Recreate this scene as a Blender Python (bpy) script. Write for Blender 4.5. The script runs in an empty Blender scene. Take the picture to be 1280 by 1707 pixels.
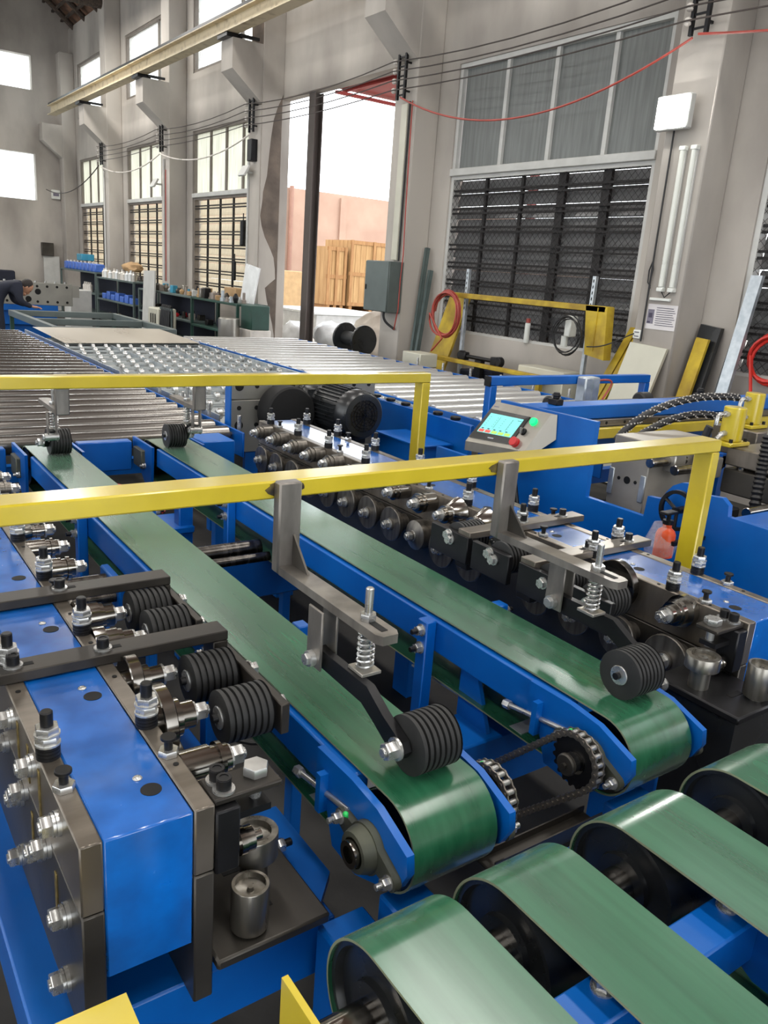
import bpy, bmesh, math, random
from mathutils import Vector, Matrix, Euler

# ------------------------------------------------------------------ camera
scene = bpy.context.scene
COL = scene.collection
cam_d = bpy.data.cameras.new('camera')
cam = bpy.data.objects.new('camera', cam_d)
COL.objects.link(cam)
rx = Vector((0.82182229, -0.56512958, 0.07236498)).normalized()
rb = -Vector((0.56025299, 0.77850044, -0.28293754)).normalized()
ru = rb.cross(rx).normalized()
rx = ru.cross(rb).normalized()
cam.matrix_world = Matrix(((rx.x, ru.x, rb.x, 0), (rx.y, ru.y, rb.y, 0), (rx.z, ru.z, rb.z, 1.65), (0, 0, 0, 1)))
cam_d.sensor_width = 36.0
cam_d.lens = 1338.1 / 1707.0 * 36.0
cam_d.clip_start = 0.02
cam_d.clip_end = 300
scene.camera = cam

# ------------------------------------------------------------------ sky, added overhead fill lights, exposure
world = bpy.data.worlds.new('sky')
scene.world = world
world.use_nodes = True
bg = world.node_tree.nodes['Background']
bg.inputs[0].default_value = (0.93, 0.97, 1.0, 1)
bg.inputs[1].default_value = 4.2

def lamp(name, loc, target, sx, sy, power, color=(1, 0.97, 0.92)):
    d = bpy.data.lights.new(name, 'AREA')
    d.shape = 'RECTANGLE'; d.size = sx; d.size_y = sy
    d.energy = power; d.color = color
    o = bpy.data.objects.new(name, d)
    COL.objects.link(o)
    o.location = loc
    o.rotation_euler = (Vector(target) - Vector(loc)).to_track_quat('-Z', 'Y').to_euler()
    return o
for lx in (-3.2, 1.0, 4.3):
    for ly in (-1.0, 4.0, 11.0, 18.0):
        lamp('hall_fill', (lx, ly, 6.6), (lx, ly, 0), 0.5, 3.4, 105 if ly < 8 else 80 if ly < 15 else 210)  # unseen area lights added overhead to brighten the hall and its metal

vs = scene.view_settings
vs.view_transform = 'Standard'
vs.look = 'None'
vs.exposure = 0.0
vs.gamma = 1.0
vs.use_curve_mapping = False

R = random.Random(7)

# ------------------------------------------------------------------ materials
def lin(c):
    c = c / 255.0
    return c / 12.92 if c <= 0.04045 else ((c + 0.055) / 1.055) ** 2.4
def rgb(r, g, b): return (lin(r), lin(g), lin(b), 1)

def mat(name, col, rough=0.5, metal=0.0, var=0.15, scale=6.0, bump=0.0, bscale=60.0, rvar=0.1, col2=None,
        spec=0.5, stretch=None, coat=0.0, detail=6.0, lo=0.35, hi=0.7):
    m = bpy.data.materials.new(name); m.use_nodes = True
    nt = m.node_tree; N = nt.nodes; L = nt.links
    b = N['Principled BSDF']
    tc = N.new('ShaderNodeTexCoord')
    src = tc.outputs['Object']
    if stretch:
        mp = N.new('ShaderNodeMapping'); mp.inputs['Scale'].default_value = stretch
        L.new(src, mp.inputs['Vector']); src = mp.outputs['Vector']
    nz = N.new('ShaderNodeTexNoise'); nz.inputs['Scale'].default_value = scale; nz.inputs['Detail'].default_value = detail
    L.new(src, nz.inputs['Vector'])
    ramp = N.new('ShaderNodeValToRGB')
    c = rgb(*col)
    d = rgb(*col2) if col2 else tuple([x * (1 - var) for x in c[:3]] + [1])
    e = c if col2 else tuple([min(1, x * (1 + var)) for x in c[:3]] + [1])
    ramp.color_ramp.elements[0].color = d; ramp.color_ramp.elements[0].position = lo
    ramp.color_ramp.elements[1].color = e; ramp.color_ramp.elements[1].position = hi
    L.new(nz.outputs['Fac'], ramp.inputs['Fac'])
    L.new(ramp.outputs['Color'], b.inputs['Base Color'])
    b.inputs['Metallic'].default_value = metal
    b.inputs['Specular IOR Level'].default_value = spec
    mr = N.new('ShaderNodeMapRange')
    mr.inputs['To Min'].default_value = max(0.02, rough - rvar); mr.inputs['To Max'].default_value = min(1, rough + rvar)
    L.new(nz.outputs['Fac'], mr.inputs['Value'])
    L.new(mr.outputs['Result'], b.inputs['Roughness'])
    if coat:
        b.inputs['Coat Weight'].default_value = coat; b.inputs['Coat Roughness'].default_value = 0.15
    if bump:
        n2 = N.new('ShaderNodeTexNoise'); n2.inputs['Scale'].default_value = bscale; n2.inputs['Detail'].default_value = 4
        L.new(src, n2.inputs['Vector'])
        bp = N.new('ShaderNodeBump'); bp.inputs['Strength'].default_value = bump; bp.inputs['Distance'].default_value = 0.01
        L.new(n2.outputs['Fac'], bp.inputs['Height']); L.new(bp.outputs['Normal'], b.inputs['Normal'])
    return m

def emit(name, col, s):
    m = bpy.data.materials.new(name); m.use_nodes = True
    b = m.node_tree.nodes['Principled BSDF']
    b.inputs['Base Color'].default_value = rgb(*col)
    b.inputs['Emission Color'].default_value = rgb(*col)
    b.inputs['Emission Strength'].default_value = s
    return m

def frosted(name, col, trans, rough=0.3):
    m = bpy.data.materials.new(name); m.use_nodes = True
    nt = m.node_tree; N = nt.nodes; L = nt.links
    out = N['Material Output']; b = N['Principled BSDF']
    b.inputs['Base Color'].default_value = rgb(*col); b.inputs['Roughness'].default_value = rough
    t = N.new('ShaderNodeBsdfTranslucent')
    tc = N.new('ShaderNodeTexCoord'); mp = N.new('ShaderNodeMapping'); mp.inputs['Scale'].default_value = (1, 14, 0.8)
    nz = N.new('ShaderNodeTexNoise'); nz.inputs['Scale'].default_value = 2.2; nz.inputs['Detail'].default_value = 5
    rp = N.new('ShaderNodeValToRGB')
    c = rgb(*col)
    rp.color_ramp.elements[0].color = tuple([x * 0.72 for x in c[:3]] + [1]); rp.color_ramp.elements[0].position = 0.3
    rp.color_ramp.elements[1].color = c; rp.color_ramp.elements[1].position = 0.65
    L.new(tc.outputs['Object'], mp.inputs['Vector']); L.new(mp.outputs['Vector'], nz.inputs['Vector'])
    L.new(nz.outputs['Fac'], rp.inputs['Fac']); L.new(rp.outputs['Color'], t.inputs['Color'])
    L.new(rp.outputs['Color'], b.inputs['Base Color'])
    mx = N.new('ShaderNodeMixShader'); mx.inputs['Fac'].default_value = trans
    L.new(b.outputs[0], mx.inputs[1]); L.new(t.outputs[0], mx.inputs[2]); L.new(mx.outputs[0], out.inputs['Surface'])
    return m

M = {}
M['wall'] = mat('whitewashed_plaster', (186, 180, 172), 0.9, 0, col2=(140, 134, 128), scale=0.9, bump=0.12, bscale=9, spec=0.2, stretch=(1, 1, 0.5), detail=9, lo=0.28, hi=0.62)
M['concrete'] = mat('bare_concrete', (124, 112, 102), 0.95, 0, col2=(92, 84, 78), scale=3, bump=0.3, bscale=30, spec=0.2)
M['floor'] = mat('concrete_floor', (78, 76, 73), 0.75, 0, col2=(36, 36, 36), scale=1.6, bump=0.1, bscale=40, spec=0.3, detail=10)
M['yard'] = mat('yard_concrete', (176, 168, 158), 0.9, 0, col2=(140, 134, 126), scale=0.6)
M['peach'] = mat('peach_render', (184, 156, 138), 0.95, 0, col2=(168, 138, 122), scale=0.8, spec=0.1)
M['roof'] = mat('clay_tile', (150, 112, 88), 0.9, 0, col2=(92, 70, 58), scale=5)
M['cream'] = mat('old_cream_paint', (200, 186, 156), 0.5, 0.0, col2=(140, 122, 94), scale=7, lo=.2, hi=.5)
M['oldframe'] = mat('weathered_window_frame', (120, 112, 104), 0.6, 0, var=0.15)
M['brownpipe'] = mat('brown_pipe', (150, 112, 96), 0.6, 0, var=0.1)
M['poststeel'] = mat('brown_primed_steel', (88, 80, 76), 0.55, 0.2, var=0.12, scale=3)
M['chainsteel'] = mat('oiled_chain_steel', (136, 130, 122), 0.3, 0.8, var=0.2, scale=60)
M['satinroll'] = mat('satin_roll_steel', (160, 156, 148), 0.3, 0.9, col2=(124, 120, 112), scale=4, stretch=(12, 12, 1))
M['rollsteel'] = mat('brushed_roll_steel', (128, 123, 116), 0.33, 0.75, col2=(96, 92, 86), scale=5, stretch=(2, 14, 14))
M['zincpaint'] = mat('dull_zinc_sheet', (186, 190, 190), 0.5, 0.3, col2=(160, 166, 168), scale=8)
M['strapsteel'] = mat('blackened_flat_steel', (68, 63, 57), 0.42, 0.5, col2=(46, 43, 40), scale=8)
M['diesteel'] = mat('ground_die_steel', (170, 164, 154), 0.4, 0.25, col2=(146, 140, 130), scale=4)
M['log'] = mat('old_timber', (92, 78, 66), 0.85, 0, col2=(52, 44, 40), scale=4, stretch=(6, 1, 6))
M['redroof'] = mat('red_sheet', (176, 72, 68), 0.6, 0, var=0.12, scale=3)
M['blue'] = mat('blue_paint', (0, 100, 188), 0.34, 0, col2=(0, 82, 164), scale=3, bump=0.03, bscale=25, spec=0.5)
M['bluetop'] = mat('blue_paint_smeared', (0, 104, 198), 0.24, 0, col2=(14, 84, 162), scale=14, spec=0.8, detail=8)
M['yellow'] = mat('yellow_paint', (206, 184, 40), 0.32, 0, col2=(192, 170, 30), scale=8, spec=0.6)
M['yellow2'] = mat('old_yellow_paint', (206, 178, 52), 0.5, 0, col2=(150, 122, 40), scale=5, spec=0.4)
M['belt'] = mat('green_conveyor_belt', (16, 78, 50), 0.26, 0, col2=(40, 100, 70), scale=4, spec=0.7, stretch=(9, 0.5, 3), detail=5, rvar=0.05)
M['belt_edge'] = mat('belt_edge_fabric', (120, 126, 100), 0.8, 0)
M['steel'] = mat('ground_steel', (136, 128, 118), 0.34, 0.7, col2=(108, 101, 92), scale=5, stretch=(1, 5, 1), bump=0.02, bscale=120)
M['steel_dark'] = mat('dark_steel_plate', (88, 84, 78), 0.4, 0.6, col2=(64, 61, 57), scale=4, bump=0.03, bscale=60)
M['bare'] = mat('raw_steel_tube', (150, 145, 138), 0.38, 0.6, col2=(112, 107, 102), scale=6, stretch=(3, 3, 1))
M['burn'] = mat('weld_scorch', (120, 104, 52), 0.7, 0.1, col2=(34, 30, 27), scale=28)
M['black'] = mat('black_oxide', (34, 34, 36), 0.4, 0.55, var=0.25, scale=10)
M['blackpaint'] = mat('black_paint', (34, 36, 38), 0.28, 0.0, var=0.2, scale=6, spec=0.6)
M['rubber'] = mat('black_rubber', (38, 38, 38), 0.55, 0, var=0.2, scale=20, spec=0.4)
M['chrome'] = mat('polished_roll', (176, 172, 166), 0.17, 1.0, col2=(140, 136, 130), scale=4, stretch=(8, 1, 1))
M['darkroll'] = mat('dark_roll_steel', (96, 92, 88), 0.26, 1.0, col2=(62, 60, 58), scale=6, stretch=(8, 1, 1))
M['zinc'] = mat('zinc_bolt', (206, 206, 204), 0.28, 0.8, col2=(172, 172, 170), scale=20)
M['roller'] = mat('galvanised_roller', (226, 226, 222), 0.26, 0.6, col2=(212, 212, 210), scale=1, stretch=(0.4, 1, 1), detail=0, rvar=0.0)
M['rollerdark'] = mat('worn_steel_roller', (124, 121, 117), 0.24, 0.85, col2=(104, 101, 98), scale=1, stretch=(0.4, 1, 1), detail=0, rvar=0.0)
M['sheet'] = mat('thin_steel_sheet', (212, 204, 190), 0.3, 0.45, col2=(202, 193, 178), scale=.8, stretch=(3, 0.5, 1), detail=1)
M['galv'] = mat('galvanised_sheet', (198, 204, 208), 0.35, 0.6, col2=(168, 176, 182), scale=18)
M['castgreen'] = mat('cast_bearing_housing', (84, 86, 72), 0.55, 0.2, col2=(62, 63, 54), scale=12, bump=0.06, bscale=90)
M['plug'] = mat('green_plastic', (40, 190, 90), 0.4, 0)
M['greybox'] = mat('grey_enamel', (96, 106, 104), 0.45, 0.1, var=0.12, scale=4)
M['beige'] = mat('beige_enamel', (196, 194, 178), 0.45, 0, var=0.06, scale=4)
M['whiteplastic'] = mat('white_plastic', (222, 224, 218), 0.35, 0, var=0.04)
M['lightgrey'] = mat('light_grey_frame', (190, 190, 186), 0.5, 0, var=0.08)
M['grille'] = mat('dark_grille_iron', (42, 40, 40), 0.6, 0.4, var=0.2)
M['slat'] = frosted('grey_louvre_glass', (142, 142, 142), 0.45, 0.2)
M['wood'] = mat('crate_wood', (168, 126, 80), 0.75, 0, col2=(140, 98, 58), scale=3, stretch=(8, 8, 1))
M['plywood'] = mat('crate_plywood', (178, 142, 96), 0.75, 0, col2=(156, 118, 74), scale=2, stretch=(4, 4, 0.6))
M['bag'] = mat('pale_sacking', (206, 198, 184), 0.8, 0, col2=(164, 154, 140), scale=4, bump=0.6, bscale=9)
M['film'] = mat('clear_plastic_sheet', (216, 218, 218), 0.25, 0, var=0.08, bump=0.5, bscale=8)
M['redhose'] = mat('red_air_hose', (190, 44, 34), 0.35, 0, var=0.1)
M['pinkhose'] = mat('faded_red_hose', (168, 70, 60), 0.4, 0, var=0.15)
M['cable'] = mat('black_cable', (22, 22, 24), 0.45, 0, var=0.2)
M['wire'] = mat('dark_wire', (62, 54, 50), 0.6, 0.2)
M['porcelain'] = mat('white_porcelain', (210, 204, 196), 0.3, 0)
M['stainless'] = mat('brushed_stainless', (176, 172, 164), 0.34, 0.7, col2=(164, 160, 152), scale=5, stretch=(1, 3, 1))
M['screenblack'] = mat('black_bezel', (24, 24, 26), 0.25, 0)
M['teal'] = emit('screen_teal', (112, 196, 190), 0.8)
M['scr_dark'] = emit('screen_dark_text', (40, 70, 90), 0.5)
M['scr_red'] = emit('screen_red_key', (220, 80, 70), 0.8)
M['scr_green'] = emit('screen_green_key', (150, 220, 80), 0.9)
M['ledgreen'] = emit('green_lamp_glow', (20, 220, 120), 1.2)
M['redbutton'] = mat('red_button', (196, 40, 44), 0.35, 0)
M['orange'] = mat('orange_plastic', (226, 84, 36), 0.35, 0, var=0.1)
M['paper'] = mat('printed_paper', (216, 212, 212), 0.7, 0, var=0.05)
M['ink'] = mat('printed_ink', (120, 116, 130), 0.7, 0)
M['darkink'] = mat('dark_print', (70, 66, 84), 0.7, 0)
M['flood'] = emit('lit_flood_glass', (255, 255, 250), 170)
M['tubelamp'] = mat('opal_tube_cover', (214, 216, 208), 0.3, 0, var=0.03)
M['skin'] = mat('skin', (188, 140, 112), 0.55, 0, var=0.08)
M['hair'] = mat('short_dark_hair', (44, 38, 36), 0.7, 0)
M['navy'] = mat('navy_workwear', (34, 38, 52), 0.85, 0, var=0.2, bump=0.2, bscale=20)
M['jug'] = mat('blue_plastic', (70, 110, 196), 0.4, 0, var=0.15)
M['tealbin'] = mat('teal_plastic', (54, 140, 170), 0.45, 0, var=0.1)
M['greenpaint'] = mat('dark_green_paint', (30, 66, 56), 0.5, 0, var=0.15)
M['shelfgrey'] = mat('grey_green_shelf', (92, 106, 104), 0.5, 0.2, var=0.15)
M['cardboard'] = mat('cardboard', (176, 144, 104), 0.8, 0, var=0.12)
M['rag'] = mat('grey_rag', (150, 140, 132), 0.9, 0, var=0.2)
M['machgrey'] = mat('machined_grey_plate', (160, 158, 150), 0.4, 0.6, var=0.1, scale=3)
M['pit'] = mat('hole_shade_matte_black', (14, 14, 15), 0.7, 0.2)  # paints hole shade on flat pieces; also the flywheel cover's own black
M['pane_dark'] = frosted('ribbed_grey_glass', (150, 154, 152), 0.45, 0.3)
M['pane_bright'] = frosted('frosted_window_glass', (236, 236, 226), 0.8, 0.35)
M['slat_glass'] = frosted('frosted_louvre_glass', (232, 224, 208), 0.75, 0.4)
M['brass'] = mat('turned_oil_grime', (120, 104, 60), 0.5, 0.5, var=0.4, scale=60)
M['lensgrey'] = mat('unlit_flood_glass', (190, 196, 196), 0.2, 0)

def clearfilm():
    m = bpy.data.materials.new('clear_film'); m.use_nodes = True
    nt = m.node_tree; b = nt.nodes['Principled BSDF']; o = nt.nodes['Material Output']
    b.inputs['Base Color'].default_value = (.8, .82, .85, 1); b.inputs['Roughness'].default_value = .15
    tr = nt.nodes.new('ShaderNodeBsdfTransparent'); nz = nt.nodes.new('ShaderNodeTexNoise'); nz.inputs['Scale'].default_value = 30
    mr = nt.nodes.new('ShaderNodeMapRange'); mr.inputs['To Min'].default_value = .05; mr.inputs['To Max'].default_value = .45
    mx = nt.nodes.new('ShaderNodeMixShader')
    nt.links.new(nz.outputs['Fac'], mr.inputs['Value']); nt.links.new(mr.outputs[0], mx.inputs[0])
    nt.links.new(tr.outputs[0], mx.inputs[1]); nt.links.new(b.outputs[0], mx.inputs[2]); nt.links.new(mx.outputs[0], o.inputs['Surface'])
    return m
M['clear'] = clearfilm()

def clearpane():
    m = bpy.data.materials.new('thin_window_glass'); m.use_nodes = True
    nt = m.node_tree; o = nt.nodes['Material Output']
    tr = nt.nodes.new('ShaderNodeBsdfTransparent'); tl = nt.nodes.new('ShaderNodeBsdfTranslucent'); gl = nt.nodes.new('ShaderNodeBsdfGlossy')
    tr.inputs[0].default_value = (.92, .94, .93, 1); tl.inputs[0].default_value = (.85, .86, .84, 1); gl.inputs['Roughness'].default_value = .1
    nz = nt.nodes.new('ShaderNodeTexNoise'); nz.inputs['Scale'].default_value = 3
    mr = nt.nodes.new('ShaderNodeMapRange'); mr.inputs['To Min'].default_value = .15; mr.inputs['To Max'].default_value = .45
    mx = nt.nodes.new('ShaderNodeMixShader'); m2 = nt.nodes.new('ShaderNodeMixShader'); m2.inputs[0].default_value = .06
    nt.links.new(nz.outputs['Fac'], mr.inputs['Value']); nt.links.new(mr.outputs[0], mx.inputs[0])
    nt.links.new(tr.outputs[0], mx.inputs[1]); nt.links.new(tl.outputs[0], mx.inputs[2])
    nt.links.new(mx.outputs[0], m2.inputs[1]); nt.links.new(gl.outputs[0], m2.inputs[2]); nt.links.new(m2.outputs[0], o.inputs['Surface'])
    return m
M['pane_clear'] = clearpane()
M['yellow'].node_tree.nodes['Principled BSDF'].inputs['Coat Weight'].default_value = .8
M['yellow'].node_tree.nodes['Principled BSDF'].inputs['Coat Roughness'].default_value = .15
M['bluetop'].node_tree.nodes['Principled BSDF'].inputs['Coat Weight'].default_value = 1.0
M['bluetop'].node_tree.nodes['Principled BSDF'].inputs['Coat Roughness'].default_value = .12
M['belt'].node_tree.nodes['Principled BSDF'].inputs['Coat Weight'].default_value = .6
M['belt'].node_tree.nodes['Principled BSDF'].inputs['Coat Roughness'].default_value = .18
for k_, w_ in (('belt', .16),):
    b_ = M[k_].node_tree.nodes['Principled BSDF']
    b_.inputs['Sheen Weight'].default_value = w_; b_.inputs['Sheen Roughness'].default_value = .35; b_.inputs['Sheen Tint'].default_value = (.9, .95, .85, 1)
# ------------------------------------------------------------------ mesh builder
def rot_to(v):
    return Vector((0, 0, 1)).rotation_difference(Vector(v).normalized()).to_matrix().to_4x4()

class MB:
    def __init__(s): s.bm = bmesh.new(); s.m = 0
    def _tag(s, faces, m):
        for f in faces: f.material_index = m
    def box(s, x0, x1, y0, y1, z0, z1, bev=0.0, m=0, mtx=None):
        before = set(s.bm.faces) if bev else None
        r = bmesh.ops.create_cube(s.bm, size=1.0)
        vs_ = r['verts']
        for v in vs_:
            v.co = Vector((x0 + (v.co.x + .5) * (x1 - x0), y0 + (v.co.y + .5) * (y1 - y0), z0 + (v.co.z + .5) * (z1 - z0)))
        fs = {f for v in vs_ for f in v.link_faces}
        if bev:
            es = list({e for v in vs_ for e in v.link_edges})
            bmesh.ops.bevel(s.bm, geom=es, offset=bev, segments=1, affect='EDGES', profile=0.5)
            fs = set(s.bm.faces) - before
        s._tag(fs, m)
        if mtx: bmesh.ops.transform(s.bm, matrix=mtx, verts=list({v for f in fs for v in f.verts}))
        return s
    def lathe(s, a, d, prof, n=20, m=0):
        a = Vector(a); q = rot_to(d)
        rings = []
        for t, r in prof:
            if r < 1e-6:
                rings.append([s.bm.verts.new(a + (q @ Vector((0, 0, t))))])
            else:
                rings.append([s.bm.verts.new(a + (q @ Vector((r * math.cos(2 * math.pi * i / n), r * math.sin(2 * math.pi * i / n), t)))) for i in range(n)])
        fs = []
        def mk(vs_):
            try: fs.append(s.bm.faces.new(vs_))
            except ValueError: pass
        if len(rings[0]) > 1: mk(list(reversed(rings[0])))
        if len(rings[-1]) > 1: mk(rings[-1])
        for A, B in zip(rings, rings[1:]):
            if len(A) == 1 and len(B) == 1: continue
            for i in range(n):
                j = (i + 1) % n
                if len(A) == 1: mk([A[0], B[j], B[i]])
                elif len(B) == 1: mk([A[i], A[j], B[0]])
                else: mk([A[i], A[j], B[j], B[i]])
        s._tag(fs, m)
        return s
    def cyl(s, a, b, r, n=20, m=0, r2=None, ch=0.0):
        a = Vector(a); b = Vector(b); L = (b - a).length
        r2 = r if r2 is None else r2
        if ch: pr = [(0, r - ch), (ch, r), (L - ch, r2), (L, r2 - ch)]
        else: pr = [(0, r), (L, r2)]
        return s.lathe(a, b - a, pr, n, m)
    def hexn(s, a, b, r, m=0):
        a = Vector(a); b = Vector(b); L = (b - a).length
        return s.lathe(a, b - a, [(0, r * .94), (L * .12, r), (L * .88, r), (L, r * .94)], 6, m)
    def ring(s, a, d, r, w, h, n=28, m=0):
        return s.lathe(a, d, [(0, r - w), (0, r), (h, r), (h, r - w), (0, r - w)], n, m) if False else s._ring(a, d, r, w, h, n, m)
    def _ring(s, a, d, r, w, h, n, m):
        a = Vector(a); q = rot_to(d); rs = []
        for t, rr in ((0, r - w), (0, r), (h, r), (h, r - w)):
            rs.append([s.bm.verts.new(a + (q @ Vector((rr * math.cos(2 * math.pi * i / n), rr * math.sin(2 * math.pi * i / n), t)))) for i in range(n)])
        fs = []
        for k in range(4):
            A, B = rs[k], rs[(k + 1) % 4]
            for i in range(n):
                j = (i + 1) % n
                fs.append(s.bm.faces.new([A[i], A[j], B[j], B[i]]))
        s._tag(fs, m)
        return s
    def prism(s, pts, ax, v0, v1, m=0, bev=0.0):
        def P(p, v):
            return {'X': (v, p[0], p[1]), 'Y': (p[0], v, p[1]), 'Z': (p[0], p[1], v)}[ax]
        A = [s.bm.verts.new(P(p, v0)) for p in pts]
        B = [s.bm.verts.new(P(p, v1)) for p in pts]
        n = len(pts); fs = [s.bm.faces.new(A), s.bm.faces.new(list(reversed(B)))]
        for i in range(n): fs.append(s.bm.faces.new([A[i], B[i], B[(i + 1) % n], A[(i + 1) % n]]))
        s._tag(fs, m)
        return s
    def tube(s, path, r, n=8, m=0, closed=False):
        P = [Vector(p) for p in path]; k = len(P); rings = []
        up = Vector((0.13, 0.27, 0.95))
        for i in range(k):
            if closed: t = P[(i + 1) % k] - P[i - 1]
            else: t = P[min(i + 1, k - 1)] - P[max(i - 1, 0)]
            t.normalize()
            u = (up - t * up.dot(t))
            if u.length < 1e-3: u = Vector((1, 0, 0)) - t * t.x
            u.normalize(); up = u.copy(); w = t.cross(u)
            rr = r[i] if isinstance(r, (list, tuple)) else r
            rings.append([s.bm.verts.new(P[i] + (u * math.cos(2 * math.pi * j / n) + w * math.sin(2 * math.pi * j / n)) * rr) for j in range(n)])
        fs = []
        for i in range(k if closed else k - 1):
            A, B = rings[i], rings[(i + 1) % k]
            for j in range(n):
                fs.append(s.bm.faces.new([A[j], A[(j + 1) % n], B[(j + 1) % n], B[j]]))
        if not closed:
            fs.append(s.bm.faces.new(list(reversed(rings[0])))); fs.append(s.bm.faces.new(rings[-1]))
        s._tag(fs, m)
        return s
    def ball(s, c, rx_, ry_=None, rz_=None, n=16, m=0, mtx=None):
        ry_ = rx_ if ry_ is None else ry_; rz_ = rx_ if rz_ is None else rz_
        r = bmesh.ops.create_uvsphere(s.bm, u_segments=n, v_segments=max(6, n // 2), radius=1)
        for v in r['verts']: v.co = Vector((c[0] + v.co.x * rx_, c[1] + v.co.y * ry_, c[2] + v.co.z * rz_))
        s._tag({f for v in r['verts'] for f in v.link_faces}, m)
        return s
    def mesh(s, name, mats, ang=38, fix=True):
        if fix: bmesh.ops.recalc_face_normals(s.bm, faces=s.bm.faces)
        me = bpy.data.meshes.new(name); s.bm.to_mesh(me); s.bm.free()
        if not isinstance(mats, (list, tuple)): mats = [mats]
        for k in mats: me.materials.append(M[k])
        me.polygons.foreach_set('use_smooth', [True] * len(me.polygons))
        me.set_sharp_from_angle(angle=math.radians(ang))
        return me
    def build(s, name, mats, parent=None, label=None, ang=38):
        me = s.mesh(name, mats, ang)
        o = bpy.data.objects.new(name, me); COL.objects.link(o)
        if parent is not None:
            o.parent = parent
            w = wloc(parent)
            me.transform(Matrix.Translation(-w))
        if label: o['label'] = label
        return o

def wloc(o):
    w = Vector(o.location)
    while o.parent: o = o.parent; w = w + Vector(o.location)
    return w
def wmat(o):
    m = Matrix.LocRotScale(o.location, o.rotation_euler, o.scale)
    return wmat(o.parent) @ m if o.parent else m
def tag(o, label, cat, group=None, kind=None):
    o['label'] = label; o['category'] = cat
    if group: o['group'] = group
    if kind: o['kind'] = kind
    return o
def thing(name, loc, label, cat, group=None):
    o = bpy.data.objects.new(name, None); COL.objects.link(o)
    o.location = loc; o.empty_display_size = 0.05
    return tag(o, label, cat, group)
def inst(me, name, parent, loc, rot=None, scale=None, label=None):
    o = bpy.data.objects.new(name, me); COL.objects.link(o)
    if parent is not None:
        o.parent = parent
        q = Euler(rot) if rot else Euler((0, 0, 0))
        o.matrix_basis = wmat(parent).inverted() @ Matrix.LocRotScale(Vector(loc), q, Vector(scale) if scale else Vector((1, 1, 1)))
    else:
        o.location = loc
        if rot: o.rotation_euler = rot
        if scale: o.scale = scale
    if label: o['label'] = label
    return o
def structure(o): o['kind'] = 'structure'; return o
def solo(mb, name, mats, loc, label, cat, group=None, ang=38):
    """a thing that is one mesh, origin at loc"""
    o = mb.build(name, mats, None, None, ang)
    o.data.transform(Matrix.Translation(-Vector(loc))); o.location = loc
    return tag(o, label, cat, group)
def copy_tree(o, parent=None, d=None):
    c = o.copy(); COL.objects.link(c); c.parent = parent
    if d: c.location = Vector(o.location) + Vector(d)
    for ch in list(o.children): copy_tree(ch, c)
    return c
def arc(cx, cy, r, a0, a1, n):
    return [(cx + r * math.cos(math.radians(a0 + (a1 - a0) * i / n)), cy + r * math.sin(math.radians(a0 + (a1 - a0) * i / n))) for i in range(n + 1)]
def bez(p0, p1, p2, p3, n=14):
    p0, p1, p2, p3 = map(Vector, (p0, p1, p2, p3)); out = []
    for i in range(n + 1):
        t = i / n; u = 1 - t
        out.append(p0 * u ** 3 + p1 * 3 * u * u * t + p2 * 3 * u * t * t + p3 * t ** 3)
    return out
def sag(a, b, d, n=16):
    a = Vector(a); b = Vector(b)
    return [a.lerp(b, i / n) - Vector((0, 0, d * 4 * (i / n) * (1 - i / n))) for i in range(n + 1)]
# ------------------------------------------------------------------ room shell
def bays(): return range(-2, 5)
def wy(k): return 5.08 + 4 * k, 8.0 + 4 * k
XW0, XW1 = 6.35, 6.55
b = MB()
edges = [-5.0]
for k in bays():
    y0, y1 = wy(k)
    if k == 1: y0, y1 = 9.12, 12.45
    edges += [y0, y1]
    if k == 1:
        b.box(XW0, XW1, y0, y1, 4.15, 7.25)
    else:
        b.box(XW0, XW1, y0, y1, 0, 1.05); b.box(XW0, XW1, y0, y1, 4.0, 5.0); b.box(XW0, XW1, y0, y1, 6.3, 7.25)
edges.append(24.95)
for i in range(0, len(edges), 2): b.box(XW0, XW1, edges[i], edges[i + 1], 0, 7.25)
wall_right = structure(b.build('wall_right', 'wall'))
for k in range(-1, 6):
    yn = 4.32 + 4 * k
    top = 7.2 if k < 5 else 6.6
    b = MB().box(6.0, XW0, yn, yn + .43, 0, top, bev=.012)
    MB().prism([(5.999, 4.02), (5.5, 4.42), (5.5, 4.83), (5.999, 4.83)], 'Y', yn + .01, yn + .42).build('corbel', 'wall', wall_right)
    b.build('pilaster', 'concrete' if k == 2 else 'wall', wall_right)
# broken plaster skin on the face of the pilaster beside the doorway
pl = [(6.0, 0.0), (6.3, 0.0), (6.31, .53), (6.27, .73), (6.16, 1.1), (6.12, 1.3), (6.2, 1.37), (6.3, 1.45), (6.29, 1.6), (6.26, 1.78), (6.2, 1.9), (6.09, 2.09),
      (6.03, 2.25), (6.0, 2.4), (6.03, 2.6), (6.04, 2.76), (6.1, 3.0), (6.124, 3.28), (6.15, 3.55), (6.19, 3.82), (6.25, 4.0), (6.346, 4.2), (6.346, 7.1), (6.0, 7.1)]
MB().prism(pl, 'Y', 12.296, 12.33).build('plaster_skin', 'wall', wall_right, 'whitewashed plaster broken off along a ragged edge')
MB().box(5.985, 6.003, 12.32, 12.75, 0, 4.0).build('plaster_skin', 'wall', wall_right)
MB().box(5.46, 6.0, 12.322, 12.752, 4.0, 4.84).build('plaster_skin', 'wall', wall_right) if False else None

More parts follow.
